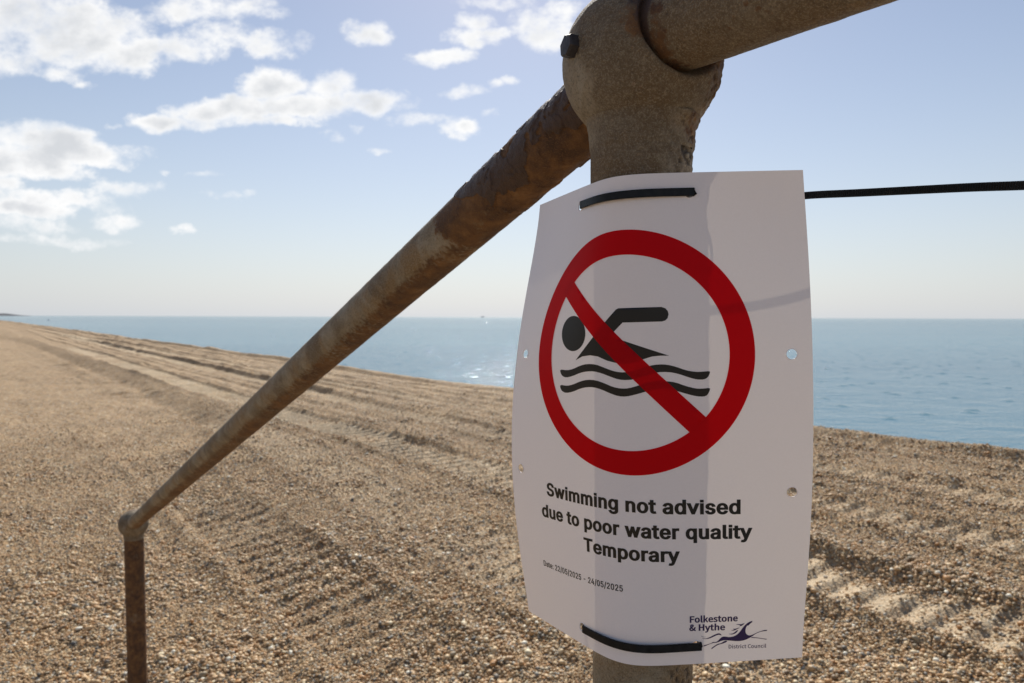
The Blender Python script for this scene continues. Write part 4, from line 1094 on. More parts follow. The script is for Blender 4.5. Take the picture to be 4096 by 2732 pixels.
GLYPH = json.loads('''{"bold":{" ":[218,[]],"-":[483,[[[373,264],[373,174],[78,174],[78,264]]]],"/":[279,[[[282,531],[99,-70],[-33,-70],[150,531]]]],"0":[483,[[[227,-7],[184,-2],[143,8],[108,26],[77,51],[53,81],[35,117],[22,158],[14,204],[12,254],[14,304],[22,350],[35,391],[54,427],[79,458],[108,482],[144,501],[184,511],[227,516],[269,511],[310,501],[345,482],[376,458],[400,427],[418,391],[431,350],[439,304],[441,254],[439,204],[431,158],[418,117],[400,81],[376,51],[345,26],[310,8],[270,-2]],[[227,85],[242,87],[254,92],[266,102],[277,116],[287,135],[296,158],[302,185],[306,218],[308,254],[306,290],[302,323],[295,351],[287,374],[277,392],[265,407],[254,417],[241,423],[227,425],[212,423],[199,417],[188,407],[177,393],[167,374],[157,351],[151,323],[147,290],[145,254],[147,218],[151,185],[157,158],[167,135],[177,116],[187,102],[199,92],[211,87]]]],"2":[483,[[[28,0],[28,70],[208,244],[225,262],[241,278],[254,292],[264,306],[272,317],[278,329],[281,340],[283,351],[284,362],[283,376],[281,387],[278,396],[272,404],[266,411],[257,417],[248,421],[236,423],[224,425],[211,423],[199,420],[190,415],[182,409],[176,402],[171,392],[166,381],[164,369],[161,334],[27,334],[32,384],[41,412],[55,438],[75,461],[99,480],[126,495],[157,506],[190,512],[225,516],[260,512],[292,506],[323,496],[351,480],[373,462],[392,441],[406,417],[415,390],[417,363],[416,344],[412,325],[405,306],[395,287],[381,267],[365,247],[345,224],[321,199],[293,172],[189,67],[189,91],[425,91],[425,0]]]],"4":[483,[[[4,97],[4,171],[226,509],[361,505],[145,167],[145,189],[449,189],[449,97]],[[246,0],[246,131],[246,154],[246,333],[379,333],[379,0]]]],"5":[483,[[[221,-7],[187,-4],[154,2],[124,12],[97,27],[73,44],[53,64],[38,87],[28,112],[19,159],[152,159],[160,131],[162,122],[167,113],[173,105],[181,98],[189,92],[198,88],[208,86],[221,85],[235,86],[246,89],[258,95],[267,103],[276,114],[282,125],[288,138],[290,153],[292,169],[290,185],[287,201],[282,214],[275,226],[266,237],[257,245],[245,250],[232,254],[217,256],[205,255],[192,253],[179,249],[167,244],[159,239],[139,226],[27,236],[64,509],[402,509],[402,418],[183,418],[174,317],[123,317],[128,323],[147,331],[165,338],[186,343],[208,346],[230,347],[257,345],[283,341],[308,334],[332,323],[353,311],[371,296],[387,279],[402,261],[413,240],[421,218],[426,194],[427,169],[424,138],[415,107],[400,80],[380,55],[356,34],[327,16],[294,4],[259,-3]]]],":":[218,[[[95,-4],[75,-2],[55,3],[38,14],[24,26],[16,42],[14,57],[16,73],[24,89],[38,101],[55,111],[73,117],[95,119],[116,117],[136,111],[154,101],[166,89],[175,73],[177,57],[175,41],[166,26],[154,14],[136,3],[115,-2]],[[95,250],[73,252],[55,259],[38,267],[24,281],[16,296],[14,311],[16,327],[23,342],[38,356],[56,365],[73,371],[95,373],[116,371],[135,366],[154,356],[166,342],[175,327],[177,311],[175,295],[166,281],[154,268],[136,258],[116,252]]]],"D":[532,[[[220,0],[60,0],[60,91],[214,91],[248,94],[277,101],[300,111],[319,125],[334,144],[346,165],[355,192],[361,221],[363,255],[361,289],[355,318],[346,345],[335,366],[320,384],[302,398],[279,408],[252,415],[220,418],[57,418],[57,509],[226,509],[279,505],[327,495],[371,478],[409,454],[441,425],[465,389],[484,349],[494,305],[498,255],[494,206],[484,161],[465,121],[440,84],[408,55],[369,31],[324,14],[274,3]],[[161,509],[161,0],[24,0],[24,509]]]],"S":[477,[[[224,-8],[184,-6],[147,0],[113,10],[82,24],[56,42],[34,64],[18,88],[7,116],[-4,165],[133,165],[143,134],[146,122],[151,113],[159,105],[168,97],[179,92],[193,87],[208,85],[224,84],[242,85],[258,88],[272,93],[284,100],[293,107],[300,116],[306,126],[309,137],[310,148],[309,158],[307,166],[305,172],[299,179],[291,185],[281,191],[268,196],[252,201],[235,206],[173,222],[131,235],[93,251],[61,272],[35,299],[21,330],[16,362],[18,393],[29,420],[45,444],[67,466],[93,483],[123,497],[155,507],[190,513],[227,516],[264,513],[299,507],[331,497],[360,483],[385,466],[406,446],[423,422],[433,396],[442,349],[308,349],[298,383],[292,396],[281,407],[267,416],[247,422],[225,424],[209,422],[194,420],[181,415],[172,410],[164,403],[158,394],[154,386],[152,377],[151,367],[152,355],[154,348],[157,341],[164,334],[173,327],[184,322],[197,317],[209,312],[222,309],[273,296],[289,292],[306,287],[326,281],[344,273],[362,265],[381,255],[397,242],[412,229],[427,212],[436,192],[443,171],[444,148],[442,119],[432,92],[416,68],[396,46],[369,26],[338,12],[304,1],[266,-6]]]],"T":[479,[[[-4,418],[-4,509],[453,509],[453,418],[293,418],[293,0],[157,0],[157,418]]]],"a":[419,[[[160,-8],[132,-6],[105,-2],[79,6],[55,17],[33,33],[18,50],[5,70],[-4,93],[-6,119],[-4,141],[2,161],[12,178],[26,193],[42,205],[60,215],[78,222],[97,228],[117,233],[137,236],[155,239],[172,242],[196,245],[214,247],[229,248],[241,250],[245,251],[245,253],[242,253],[240,253],[240,257],[240,256],[239,268],[238,277],[235,284],[233,290],[229,295],[224,299],[217,303],[207,305],[196,306],[183,305],[173,303],[163,299],[155,295],[149,290],[143,284],[139,277],[136,271],[120,249],[-9,276],[20,318],[37,338],[55,354],[76,367],[99,377],[122,384],[146,389],[169,393],[193,394],[210,394],[229,391],[247,388],[266,384],[287,378],[306,368],[324,357],[341,341],[354,324],[364,303],[371,279],[373,252],[373,0],[241,0],[241,48],[293,48],[297,48],[288,38],[278,29],[264,19],[247,10],[229,2],[207,-3],[186,-6]],[[170,80],[187,82],[199,85],[211,91],[219,97],[226,106],[232,115],[236,126],[239,136],[240,148],[253,170],[292,176],[281,171],[268,169],[259,167],[248,165],[238,163],[226,161],[215,160],[206,158],[195,157],[187,156],[180,155],[167,154],[156,151],[147,148],[139,144],[133,139],[130,135],[130,131],[129,125],[128,116],[129,109],[129,103],[131,97],[133,93],[137,89],[143,86],[150,83],[160,81]]]],"d":[454,[[[195,-7],[158,-5],[123,4],[91,18],[63,37],[40,61],[22,89],[8,121],[0,156],[-2,194],[0,232],[8,266],[22,298],[40,326],[64,349],[92,369],[124,383],[159,392],[196,394],[223,393],[247,388],[269,381],[288,371],[302,362],[314,352],[324,341],[331,332],[326,333],[275,333],[275,509],[408,509],[408,0],[277,0],[277,55],[326,55],[331,55],[324,46],[314,35],[301,24],[286,14],[268,6],[247,-2],[222,-6]],[[205,82],[219,84],[231,88],[242,95],[251,105],[259,117],[265,132],[271,151],[274,171],[276,194],[274,217],[271,238],[266,255],[259,270],[251,282],[242,292],[231,299],[220,303],[205,305],[189,303],[177,299],[167,291],[157,282],[149,269],[142,254],[137,236],[134,216],[132,194],[134,172],[137,152],[143,134],[149,119],[157,106],[167,96],[177,88],[189,84]]]],"e":[434,[[[211,-7],[171,-4],[133,4],[98,17],[67,37],[43,62],[24,89],[9,121],[1,155],[-2,192],[0,229],[9,263],[22,295],[42,324],[66,348],[95,367],[128,382],[166,392],[205,394],[230,393],[254,389],[278,383],[301,375],[324,363],[344,348],[362,331],[379,311],[391,287],[400,260],[406,231],[407,199],[407,156],[39,156],[39,243],[370,229],[285,178],[272,226],[269,244],[265,260],[258,273],[250,284],[242,294],[233,300],[221,303],[205,305],[189,303],[178,300],[166,292],[157,284],[148,272],[141,260],[136,246],[133,230],[132,214],[132,185],[134,161],[137,142],[142,126],[150,112],[159,101],[169,93],[181,87],[196,83],[212,81],[223,82],[233,84],[241,87],[248,90],[254,95],[260,101],[265,107],[268,114],[287,139],[413,117],[391,78],[378,59],[361,42],[342,28],[320,16],[297,5],[269,-2],[241,-6]]]],"g":[455,[[[207,-140],[176,-138],[149,-135],[123,-128],[98,-120],[77,-109],[57,-96],[43,-83],[29,-69],[3,-37],[111,7],[135,-14],[141,-20],[147,-28],[154,-34],[161,-40],[168,-44],[178,-48],[191,-50],[207,-51],[229,-49],[246,-43],[259,-34],[267,-23],[273,-7],[275,15],[275,63],[326,63],[331,64],[323,55],[314,44],[300,34],[286,24],[266,16],[246,10],[222,6],[195,5],[159,7],[125,14],[94,28],[66,45],[42,68],[23,94],[8,125],[0,159],[-2,196],[0,233],[8,268],[23,299],[42,326],[64,349],[92,369],[125,383],[160,392],[196,394],[223,393],[247,388],[268,382],[287,373],[303,363],[315,352],[325,341],[331,333],[326,333],[277,333],[277,389],[408,389],[408,10],[406,-21],[397,-50],[380,-75],[359,-95],[333,-112],[305,-124],[273,-133],[241,-138]],[[205,93],[221,95],[233,99],[244,105],[252,113],[260,125],[267,139],[272,155],[275,175],[276,198],[275,220],[272,238],[266,256],[260,271],[253,282],[243,292],[232,299],[220,303],[205,305],[189,303],[177,299],[166,292],[157,282],[149,270],[143,254],[137,237],[134,218],[132,198],[134,176],[137,157],[142,140],[149,126],[157,114],[166,106],[176,99],[189,95]]]],"i":[197,[[[17,0],[17,389],[150,389],[150,0]],[[17,413],[17,508],[150,508],[150,413]]]],"l":[219,[[[138,-2],[104,0],[74,10],[48,24],[29,45],[19,70],[17,96],[17,509],[150,509],[150,111],[150,98],[152,90],[151,88],[145,89],[144,87],[148,87],[152,87],[151,87],[154,88],[158,88],[161,89],[199,89],[223,9],[184,1],[175,0],[167,-1],[156,-2],[147,-2]]]],"m":[640,[[[17,0],[17,389],[148,389],[148,273],[59,273],[80,317],[91,335],[104,351],[121,365],[139,376],[156,384],[177,391],[199,394],[220,395],[253,392],[285,383],[312,367],[333,346],[348,322],[368,273],[261,273],[285,315],[295,334],[310,349],[327,363],[345,374],[367,384],[388,390],[412,394],[437,395],[463,394],[489,389],[514,380],[537,368],[557,351],[573,332],[585,309],[591,284],[593,256],[593,0],[460,0],[460,253],[458,272],[454,285],[449,294],[441,300],[431,304],[419,305],[407,304],[398,302],[392,298],[386,293],[381,286],[377,278],[374,269],[372,259],[371,247],[371,0],[238,0],[238,259],[237,273],[234,283],[228,292],[221,299],[213,303],[199,305],[190,304],[182,302],[175,298],[167,292],[163,286],[157,277],[153,266],[151,254],[150,239],[150,0]]]],"n":[440,[[[150,229],[150,0],[17,0],[17,389],[148,389],[148,265],[49,266],[84,323],[104,350],[131,370],[161,383],[193,391],[226,394],[257,393],[286,386],[312,377],[337,363],[356,346],[373,325],[385,300],[391,272],[393,242],[393,0],[260,0],[260,235],[258,258],[253,275],[247,287],[238,296],[226,302],[209,304],[197,303],[188,300],[178,295],[170,289],[164,281],[158,271],[153,259],[151,246]]]],"o":[445,[[[207,-7],[168,-4],[131,4],[98,18],[68,37],[43,61],[24,89],[9,121],[1,155],[-2,192],[1,230],[9,265],[24,297],[43,325],[68,349],[97,368],[131,383],[168,392],[207,394],[247,392],[284,383],[318,368],[348,348],[372,325],[391,297],[406,265],[415,230],[417,192],[415,155],[405,121],[391,89],[372,62],[348,38],[318,18],[283,4],[247,-4]],[[207,81],[224,84],[237,88],[248,96],[258,106],[267,119],[273,134],[279,152],[282,172],[283,192],[282,213],[279,233],[273,251],[267,266],[258,280],[248,290],[237,298],[224,303],[207,305],[191,303],[178,298],[167,290],[158,280],[149,266],[142,251],[137,233],[134,213],[132,192],[134,172],[137,152],[142,134],[149,119],[157,106],[167,96],[178,88],[191,84]]]],"p":[454,[[[17,-132],[17,389],[148,389],[148,333],[98,333],[93,333],[101,341],[110,352],[124,362],[136,371],[154,381],[178,388],[202,393],[229,394],[265,392],[300,383],[333,369],[361,349],[383,326],[403,298],[416,266],[424,232],[426,194],[424,156],[416,121],[403,89],[385,61],[361,37],[333,18],[302,4],[267,-5],[229,-7],[203,-6],[178,-2],[157,6],[139,14],[123,24],[111,35],[101,46],[94,55],[99,55],[150,55],[150,-132]],[[220,82],[235,84],[247,88],[257,96],[267,106],[275,119],[283,135],[288,152],[291,172],[292,194],[291,216],[288,236],[282,254],[276,269],[268,282],[259,291],[247,299],[236,303],[220,305],[205,303],[193,299],[183,292],[174,283],[165,270],[159,255],[153,238],[150,217],[149,194],[150,171],[153,151],[159,133],[166,117],[174,105],[183,95],[194,88],[205,84]]]],"q":[454,[[[408,-132],[275,-132],[275,55],[327,55],[332,55],[324,46],[314,35],[301,24],[286,14],[268,6],[247,-2],[222,-6],[195,-7],[158,-5],[123,4],[91,18],[63,37],[40,61],[22,89],[8,121],[0,156],[-2,194],[0,232],[8,266],[22,298],[40,326],[64,349],[92,369],[124,383],[159,392],[196,394],[223,393],[247,388],[269,381],[288,371],[302,362],[314,352],[324,341],[330,333],[325,333],[277,333],[277,389],[408,389]],[[205,82],[219,84],[231,88],[242,95],[251,105],[259,117],[265,132],[271,151],[274,171],[276,194],[274,217],[271,238],[266,255],[259,270],[251,282],[242,292],[231,299],[220,303],[205,305],[189,303],[177,299],[167,291],[157,282],[149,269],[142,254],[137,236],[134,216],[132,194],[134,172],[137,152],[143,134],[149,119],[157,106],[167,96],[177,88],[189,84]]]],"r":[289,[[[17,0],[17,389],[148,389],[148,335],[93,335],[94,343],[111,360],[132,375],[157,386],[184,392],[211,394],[218,394],[226,394],[232,394],[235,394],[240,394],[279,394],[275,289],[229,299],[232,299],[227,299],[218,300],[213,301],[209,301],[195,300],[184,297],[176,293],[168,287],[162,280],[157,272],[153,261],[151,251],[150,238],[150,0]]]],"s":[395,[[[182,-7],[153,-6],[125,-2],[99,4],[75,14],[53,27],[35,42],[19,59],[7,80],[-7,121],[117,141],[133,108],[139,99],[144,91],[153,86],[166,82],[181,80],[200,82],[213,86],[224,93],[229,100],[231,107],[231,115],[231,121],[230,126],[229,131],[225,135],[217,140],[203,144],[139,158],[105,168],[73,180],[46,198],[26,220],[15,245],[11,272],[14,296],[22,317],[36,338],[54,354],[75,368],[101,379],[127,387],[157,393],[187,394],[216,393],[243,388],[268,381],[290,371],[310,359],[327,345],[340,329],[351,312],[371,273],[247,253],[230,279],[225,288],[220,296],[213,302],[203,306],[187,308],[172,306],[161,302],[153,297],[147,289],[146,282],[145,275],[145,268],[145,264],[148,259],[153,254],[164,249],[181,244],[238,231],[274,222],[307,208],[332,191],[352,170],[363,145],[367,119],[365,94],[356,71],[341,51],[323,34],[301,20],[275,7],[245,-1],[214,-6]]]],"t":[257,[[[240,389],[240,302],[-30,302],[-30,389]],[[29,474],[162,474],[162,111],[163,99],[164,92],[163,89],[161,88],[163,86],[171,85],[175,85],[176,85],[179,86],[185,87],[191,87],[230,92],[255,8],[218,1],[207,-2],[194,-3],[186,-3],[178,-4],[166,-4],[131,-1],[97,8],[67,25],[45,48],[33,74],[29,104]]]],"u":[440,[[[182,-5],[153,-3],[124,3],[98,13],[74,26],[54,43],[37,65],[25,89],[18,118],[17,147],[17,389],[150,389],[150,153],[152,131],[156,115],[164,102],[172,93],[184,87],[201,85],[213,86],[222,89],[232,94],[240,100],[245,108],[251,118],[256,130],[259,144],[260,161],[260,389],[393,389],[393,0],[262,0],[262,124],[360,124],[326,66],[304,39],[278,19],[248,6],[216,-3]]]],"v":[419,[[[138,0],[-35,389],[109,389],[199,169],[207,147],[214,127],[222,105],[228,84],[233,64],[256,19],[134,19],[157,64],[162,84],[168,105],[174,126],[182,147],[190,169],[280,389],[423,389],[251,0]]]],"w":[597,[[[111,0],[-26,389],[114,389],[168,222],[175,200],[182,176],[189,151],[196,123],[203,93],[219,38],[121,38],[137,92],[144,121],[151,148],[157,175],[164,199],[171,222],[225,389],[343,389],[397,222],[403,199],[410,175],[417,149],[423,121],[430,93],[446,38],[346,38],[364,93],[371,122],[378,149],[385,175],[392,199],[399,222],[453,389],[594,389],[456,0],[341,0],[284,173],[279,189],[274,206],[270,223],[265,239],[260,257],[256,273],[251,291],[246,309],[233,351],[338,351],[321,309],[316,291],[312,273],[307,256],[302,239],[298,223],[293,205],[288,189],[283,173],[226,0]]]],"y":[419,[[[2,-124],[34,-39],[76,-42],[88,-44],[94,-44],[96,-44],[98,-42],[101,-39],[104,-35],[108,-29],[112,-19],[117,-7],[125,18],[-35,389],[109,389],[199,169],[207,147],[214,126],[222,105],[228,84],[233,64],[256,19],[136,19],[155,63],[161,84],[167,105],[175,127],[182,147],[190,169],[280,389],[423,389],[237,-41],[228,-60],[217,-77],[205,-92],[189,-105],[173,-115],[154,-124],[134,-130],[113,-133],[92,-134],[80,-134],[69,-133],[61,-132],[48,-131],[42,-129]]]]},"date":{"-":[483,[[[359,254],[359,181],[92,181],[92,254]]]],"2":[483,[[[42,0],[42,59],[218,237],[236,255],[251,272],[265,287],[276,302],[284,315],[291,328],[295,340],[297,353],[298,367],[297,382],[294,396],[289,407],[282,418],[274,426],[263,433],[252,438],[238,441],[224,443],[209,441],[195,437],[183,431],[173,424],[165,414],[158,402],[153,389],[150,375],[148,348],[42,348],[46,387],[54,415],[67,440],[85,462],[107,481],[133,495],[161,507],[193,513],[225,516],[258,513],[288,507],[316,496],[342,481],[362,463],[380,443],[393,420],[401,394],[403,368],[402,349],[398,331],[392,312],[383,293],[369,274],[354,253],[334,230],[310,204],[283,176],[175,64],[175,74],[411,74],[411,0]]]],"e":[434,[[[211,-8],[173,-5],[138,3],[106,17],[77,36],[54,60],[36,87],[23,119],[15,153],[12,189],[14,227],[23,261],[35,293],[53,320],[76,344],[103,363],[134,377],[168,387],[205,389],[228,388],[251,385],[273,379],[295,370],[316,359],[335,345],[351,327],[366,308],[378,284],[386,258],[392,229],[393,196],[393,163],[53,163],[53,232],[358,225],[295,190],[286,226],[283,246],[278,265],[270,280],[260,293],[250,304],[238,311],[223,316],[205,317],[187,316],[172,311],[158,303],[147,292],[137,279],[129,265],[123,248],[119,230],[118,212],[118,181],[120,156],[123,134],[130,116],[139,100],[150,87],[162,77],[176,70],[194,65],[212,64],[225,64],[236,66],[246,70],[254,74],[263,80],[270,87],[276,94],[280,104],[294,122],[394,104],[378,75],[366,57],[351,40],[333,27],[313,15],[292,5],[266,-3],[239,-7]]]],"/":[279,[[[264,532],[88,-73],[-15,-73],[161,532]]]],"0":[483,[[[227,-7],[187,-3],[149,8],[117,25],[88,50],[66,79],[48,115],[35,157],[28,203],[26,254],[28,305],[35,351],[48,393],[66,429],[89,459],[116,483],[150,501],[186,512],[227,516],[266,512],[304,501],[336,483],[365,459],[387,429],[405,393],[418,351],[425,305],[427,254],[425,203],[418,157],[405,115],[387,79],[365,50],[336,25],[304,8],[268,-3]],[[227,67],[245,69],[260,76],[275,88],[288,104],[300,125],[309,151],[316,181],[320,215],[322,254],[320,293],[316,327],[309,358],[300,384],[288,404],[275,421],[260,433],[245,440],[227,443],[208,440],[193,433],[178,421],[165,404],[154,384],[144,358],[137,327],[133,293],[131,254],[133,215],[137,181],[144,151],[154,125],[165,104],[178,88],[193,76],[208,69]]]],"D":[532,[[[220,0],[74,0],[74,74],[214,74],[251,77],[281,84],[307,96],[328,112],[345,133],[359,157],[369,186],[375,219],[377,255],[375,291],[369,324],[359,353],[346,377],[329,397],[309,413],[284,425],[254,432],[220,435],[71,435],[71,509],[226,509],[276,505],[322,495],[364,478],[400,455],[430,425],[453,390],[470,350],[480,305],[484,255],[480,206],[470,160],[453,120],[429,84],[399,54],[362,31],[319,14],[271,3]],[[147,509],[147,0],[38,0],[38,509]]]],"4":[483,[[[18,101],[18,164],[234,509],[341,507],[131,167],[131,176],[435,176],[435,101]],[[260,0],[260,126],[260,150],[260,325],[365,325],[365,0]]]],"a":[419,[[[160,-9],[134,-7],[109,-3],[85,6],[63,16],[44,31],[29,48],[18,67],[10,89],[8,114],[10,134],[15,153],[24,170],[37,184],[51,194],[67,204],[83,211],[101,217],[120,222],[139,225],[157,228],[175,231],[197,234],[215,236],[231,238],[243,239],[250,241],[253,244],[253,247],[253,250],[254,256],[254,257],[253,270],[251,281],[248,291],[243,299],[238,305],[230,311],[221,315],[209,318],[196,318],[181,318],[169,315],[158,311],[148,305],[141,299],[134,292],[127,285],[123,277],[112,262],[10,283],[32,316],[47,334],[65,350],[83,362],[105,373],[127,380],[149,385],[171,388],[193,389],[209,389],[226,387],[244,384],[262,380],[281,373],[298,364],[315,354],[330,339],[342,322],[351,302],[357,278],[359,251],[359,0],[255,0],[255,50],[285,50],[285,46],[277,36],[268,27],[255,17],[240,9],[223,2],[204,-4],[184,-7]],[[170,63],[189,64],[204,68],[217,75],[228,83],[237,93],[244,104],[249,117],[252,129],[254,143],[262,180],[284,182],[276,178],[264,175],[256,173],[245,171],[235,170],[224,168],[213,167],[203,165],[193,164],[185,163],[178,162],[165,160],[153,157],[142,154],[133,148],[125,143],[120,137],[117,130],[115,121],[114,111],[115,101],[116,92],[120,85],[124,78],[130,73],[138,69],[147,65],[158,63]]]],"5":[483,[[[221,-7],[189,-5],[158,1],[130,12],[105,26],[83,42],[65,62],[51,85],[41,108],[35,144],[140,144],[146,123],[150,112],[156,101],[163,92],[173,83],[183,76],[194,71],[207,68],[221,67],[237,68],[251,73],[265,80],[276,89],[287,101],[295,114],[301,130],[304,147],[306,165],[304,184],[300,202],[294,218],[286,232],[275,244],[264,253],[250,260],[234,265],[218,266],[204,266],[189,263],[174,258],[161,253],[151,247],[135,236],[43,245],[76,509],[388,509],[388,435],[171,435],[159,309],[128,309],[136,317],[153,324],[170,331],[189,337],[210,340],[229,341],[255,339],[280,335],[303,327],[325,317],[344,305],[361,290],[376,274],[389,256],[400,235],[407,214],[412,191],[413,166],[410,135],[402,105],[388,78],[369,53],[346,33],[320,16],[289,3],[257,-4]]]]," ":[218,[]],"t":[257,[[[226,384],[226,315],[-16,315],[-16,384]],[[43,472],[148,472],[148,104],[149,91],[151,81],[152,75],[154,71],[160,68],[171,67],[175,67],[178,67],[181,68],[187,69],[193,70],[219,73],[239,5],[214,0],[204,-2],[193,-3],[185,-3],[177,-4],[167,-4],[134,-1],[103,8],[77,23],[58,44],[46,69],[43,99]]]],":":[218,[[[95,-4],[78,-3],[62,2],[48,11],[36,22],[29,35],[28,49],[29,63],[36,76],[48,87],[62,96],[77,101],[95,103],[113,101],[129,96],[144,87],[154,76],[162,63],[163,49],[162,35],[154,22],[144,11],[129,2],[112,-3]],[[95,261],[77,262],[62,268],[48,276],[36,288],[29,300],[28,314],[29,327],[36,341],[48,353],[62,361],[77,365],[95,368],[113,365],[128,361],[144,352],[154,341],[162,328],[163,314],[162,299],[154,288],[144,276],[129,268],[113,262]]]]},"logo":{" ":[86,[]],"&":[246,[[[90,-5],[123,-1],[150,9],[165,22],[178,12],[199,3],[234,-7],[251,34],[223,41],[209,49],[205,55],[216,74],[232,103],[250,146],[188,146],[176,114],[165,92],[160,80],[150,93],[129,116],[119,133],[136,148],[160,173],[172,205],[164,234],[141,254],[105,261],[66,252],[40,229],[32,197],[34,177],[40,157],[45,143],[27,127],[6,103],[-2,71],[10,32],[43,5]],[[120,49],[121,45],[108,39],[95,37],[76,41],[64,53],[59,72],[62,86],[71,99],[74,106],[84,88],[108,63]],[[93,168],[94,172],[90,185],[89,196],[92,210],[98,220],[106,223],[110,221],[113,215],[115,205],[111,189],[98,175]]]],"F":[201,[[[20,0],[83,0],[83,107],[181,107],[181,150],[83,150],[83,214],[198,214],[198,257],[20,257]]]],"H":[263,[[[20,0],[83,0],[83,113],[172,113],[172,0],[235,0],[235,257],[172,257],[172,156],[83,156],[83,257],[20,257]]]],"e":[202,[[[108,-5],[136,-2],[160,5],[193,19],[166,54],[140,42],[127,38],[114,37],[89,43],[73,61],[69,82],[190,82],[194,94],[194,101],[194,108],[184,155],[154,188],[103,199],[54,187],[17,151],[3,97],[17,43],[55,7]],[[69,120],[72,137],[87,153],[104,158],[121,153],[132,138],[134,120]]]],"h":[221,[[[17,0],[79,0],[79,134],[91,146],[103,154],[115,156],[128,152],[134,141],[137,116],[137,0],[199,0],[199,121],[192,162],[168,190],[127,199],[97,195],[72,183],[71,170],[79,197],[79,278],[17,278]]]],"k":[201,[[[17,0],[79,0],[79,52],[97,80],[147,0],[210,2],[136,113],[200,191],[139,194],[58,101],[79,101],[79,278],[17,278]]]],"l":[107,[[[65,-5],[76,-4],[82,-3],[101,0],[92,41],[75,37],[75,37],[75,37],[79,37],[80,38],[79,43],[79,278],[17,278],[17,43],[22,19],[38,1]]]],"n":[222,[[[17,0],[79,0],[79,134],[91,146],[103,154],[115,156],[128,152],[134,141],[137,116],[137,0],[199,0],[199,121],[192,162],[168,190],[127,199],[97,195],[72,183],[70,172],[71,194],[17,194]]]],"o":[220,[[[106,-5],[158,7],[196,43],[209,97],[196,152],[158,187],[106,199],[55,187],[17,152],[3,97],[17,43],[55,7]],[[106,38],[86,45],[72,65],[66,97],[72,129],[86,150],[106,157],[126,150],[140,129],[146,97],[140,65],[126,45]]]],"s":[172,[[[82,-5],[127,3],[156,26],[167,57],[155,88],[128,107],[99,119],[80,126],[70,134],[68,142],[69,149],[75,156],[88,159],[99,157],[110,152],[135,140],[167,172],[137,188],[114,196],[86,199],[45,192],[16,170],[6,140],[17,111],[43,93],[71,81],[91,74],[101,65],[104,55],[103,46],[97,39],[83,36],[66,38],[51,45],[24,60],[-10,27],[24,8],[52,-1]]]],"t":[140,[[[91,-5],[106,-4],[120,-1],[145,4],[131,45],[109,39],[103,37],[100,37],[91,40],[86,47],[85,63],[85,153],[136,153],[136,194],[85,194],[85,245],[29,245],[26,194],[-6,192],[-6,153],[23,153],[23,63],[29,28],[51,4]]]],"y":[190,[[[36,-77],[76,-67],[104,-43],[120,-10],[199,194],[136,194],[98,90],[93,73],[88,56],[86,46],[106,46],[103,57],[96,74],[90,91],[49,194],[-17,194],[65,8],[63,-3],[55,-20],[45,-31],[33,-35],[32,-35],[27,-34],[8,-31],[-5,-70],[16,-75],[25,-76]]]]},"logolight":{" ":[86,[]],"C":[231,[[[132,-5],[164,0],[192,12],[218,34],[193,59],[173,42],[155,32],[133,29],[94,42],[68,75],[59,129],[69,182],[95,215],[134,228],[153,225],[169,216],[188,203],[211,228],[190,245],[164,257],[134,261],[73,245],[30,200],[15,128],[30,57],[72,11]]]],"D":[249,[[[30,0],[102,0],[169,15],[211,60],[225,129],[211,199],[169,242],[100,257],[30,257]],[[73,32],[73,225],[96,225],[144,214],[172,181],[182,129],[172,77],[144,44],[96,32]]]],"c":[187,[[[107,-5],[130,-2],[152,7],[176,21],[156,47],[140,36],[126,30],[110,27],[82,36],[64,60],[56,96],[64,132],[83,156],[111,164],[123,162],[134,157],[150,147],[172,173],[153,185],[133,193],[110,196],[61,184],[26,150],[13,96],[25,42],[59,7]]]],"i":[104,[[[27,0],[69,0],[69,192],[27,192]],[[48,224],[61,227],[71,235],[75,248],[71,261],[61,269],[48,271],[35,269],[26,260],[22,248],[25,235],[34,227]]]],"l":[107,[[[66,-5],[75,-4],[80,-3],[90,-1],[84,29],[76,27],[75,27],[74,27],[72,28],[71,31],[69,38],[69,278],[27,278],[27,40],[31,16],[44,0]]]],"n":[222,[[[27,0],[69,0],[69,136],[85,151],[100,160],[116,163],[134,159],[144,144],[147,116],[147,0],[189,0],[189,120],[183,161],[162,187],[126,196],[100,192],[78,180],[65,165],[62,192],[27,192]]]],"o":[220,[[[106,-5],[153,7],[187,42],[199,96],[187,150],[153,184],[106,197],[60,184],[26,150],[13,96],[26,42],[60,7]],[[106,27],[80,36],[63,60],[56,96],[63,132],[80,156],[106,164],[132,156],[149,132],[156,96],[149,60],[132,36]]]],"r":[144,[[[27,0],[69,0],[69,121],[83,146],[97,159],[113,162],[119,162],[124,161],[135,158],[143,192],[132,194],[125,196],[115,196],[94,191],[74,177],[64,158],[62,192],[27,192]]]],"s":[172,[[[82,-5],[122,3],[147,25],[156,54],[146,83],[123,101],[95,113],[75,121],[62,130],[57,143],[60,154],[70,162],[88,166],[102,164],[115,159],[132,149],[153,173],[132,185],[111,193],[87,196],[50,189],[25,169],[17,141],[26,114],[48,96],[75,84],[96,77],[110,66],[115,52],[112,39],[102,29],[83,25],[63,28],[46,36],[26,49],[4,24],[29,8],[55,-1]]]],"t":[140,[[[92,-5],[105,-4],[117,-1],[133,3],[124,33],[112,29],[105,27],[99,26],[85,31],[77,41],[75,60],[75,160],[126,160],[126,192],[75,192],[75,244],[38,244],[35,191],[4,189],[4,160],[33,160],[33,60],[38,26],[57,3]]]],"u":[221,[[[88,-5],[114,0],[135,12],[153,29],[147,29],[149,0],[186,0],[186,192],[144,192],[144,58],[129,41],[113,31],[97,28],[80,33],[70,48],[67,75],[67,192],[24,192],[24,71],[31,30],[52,4]]]]}}''')


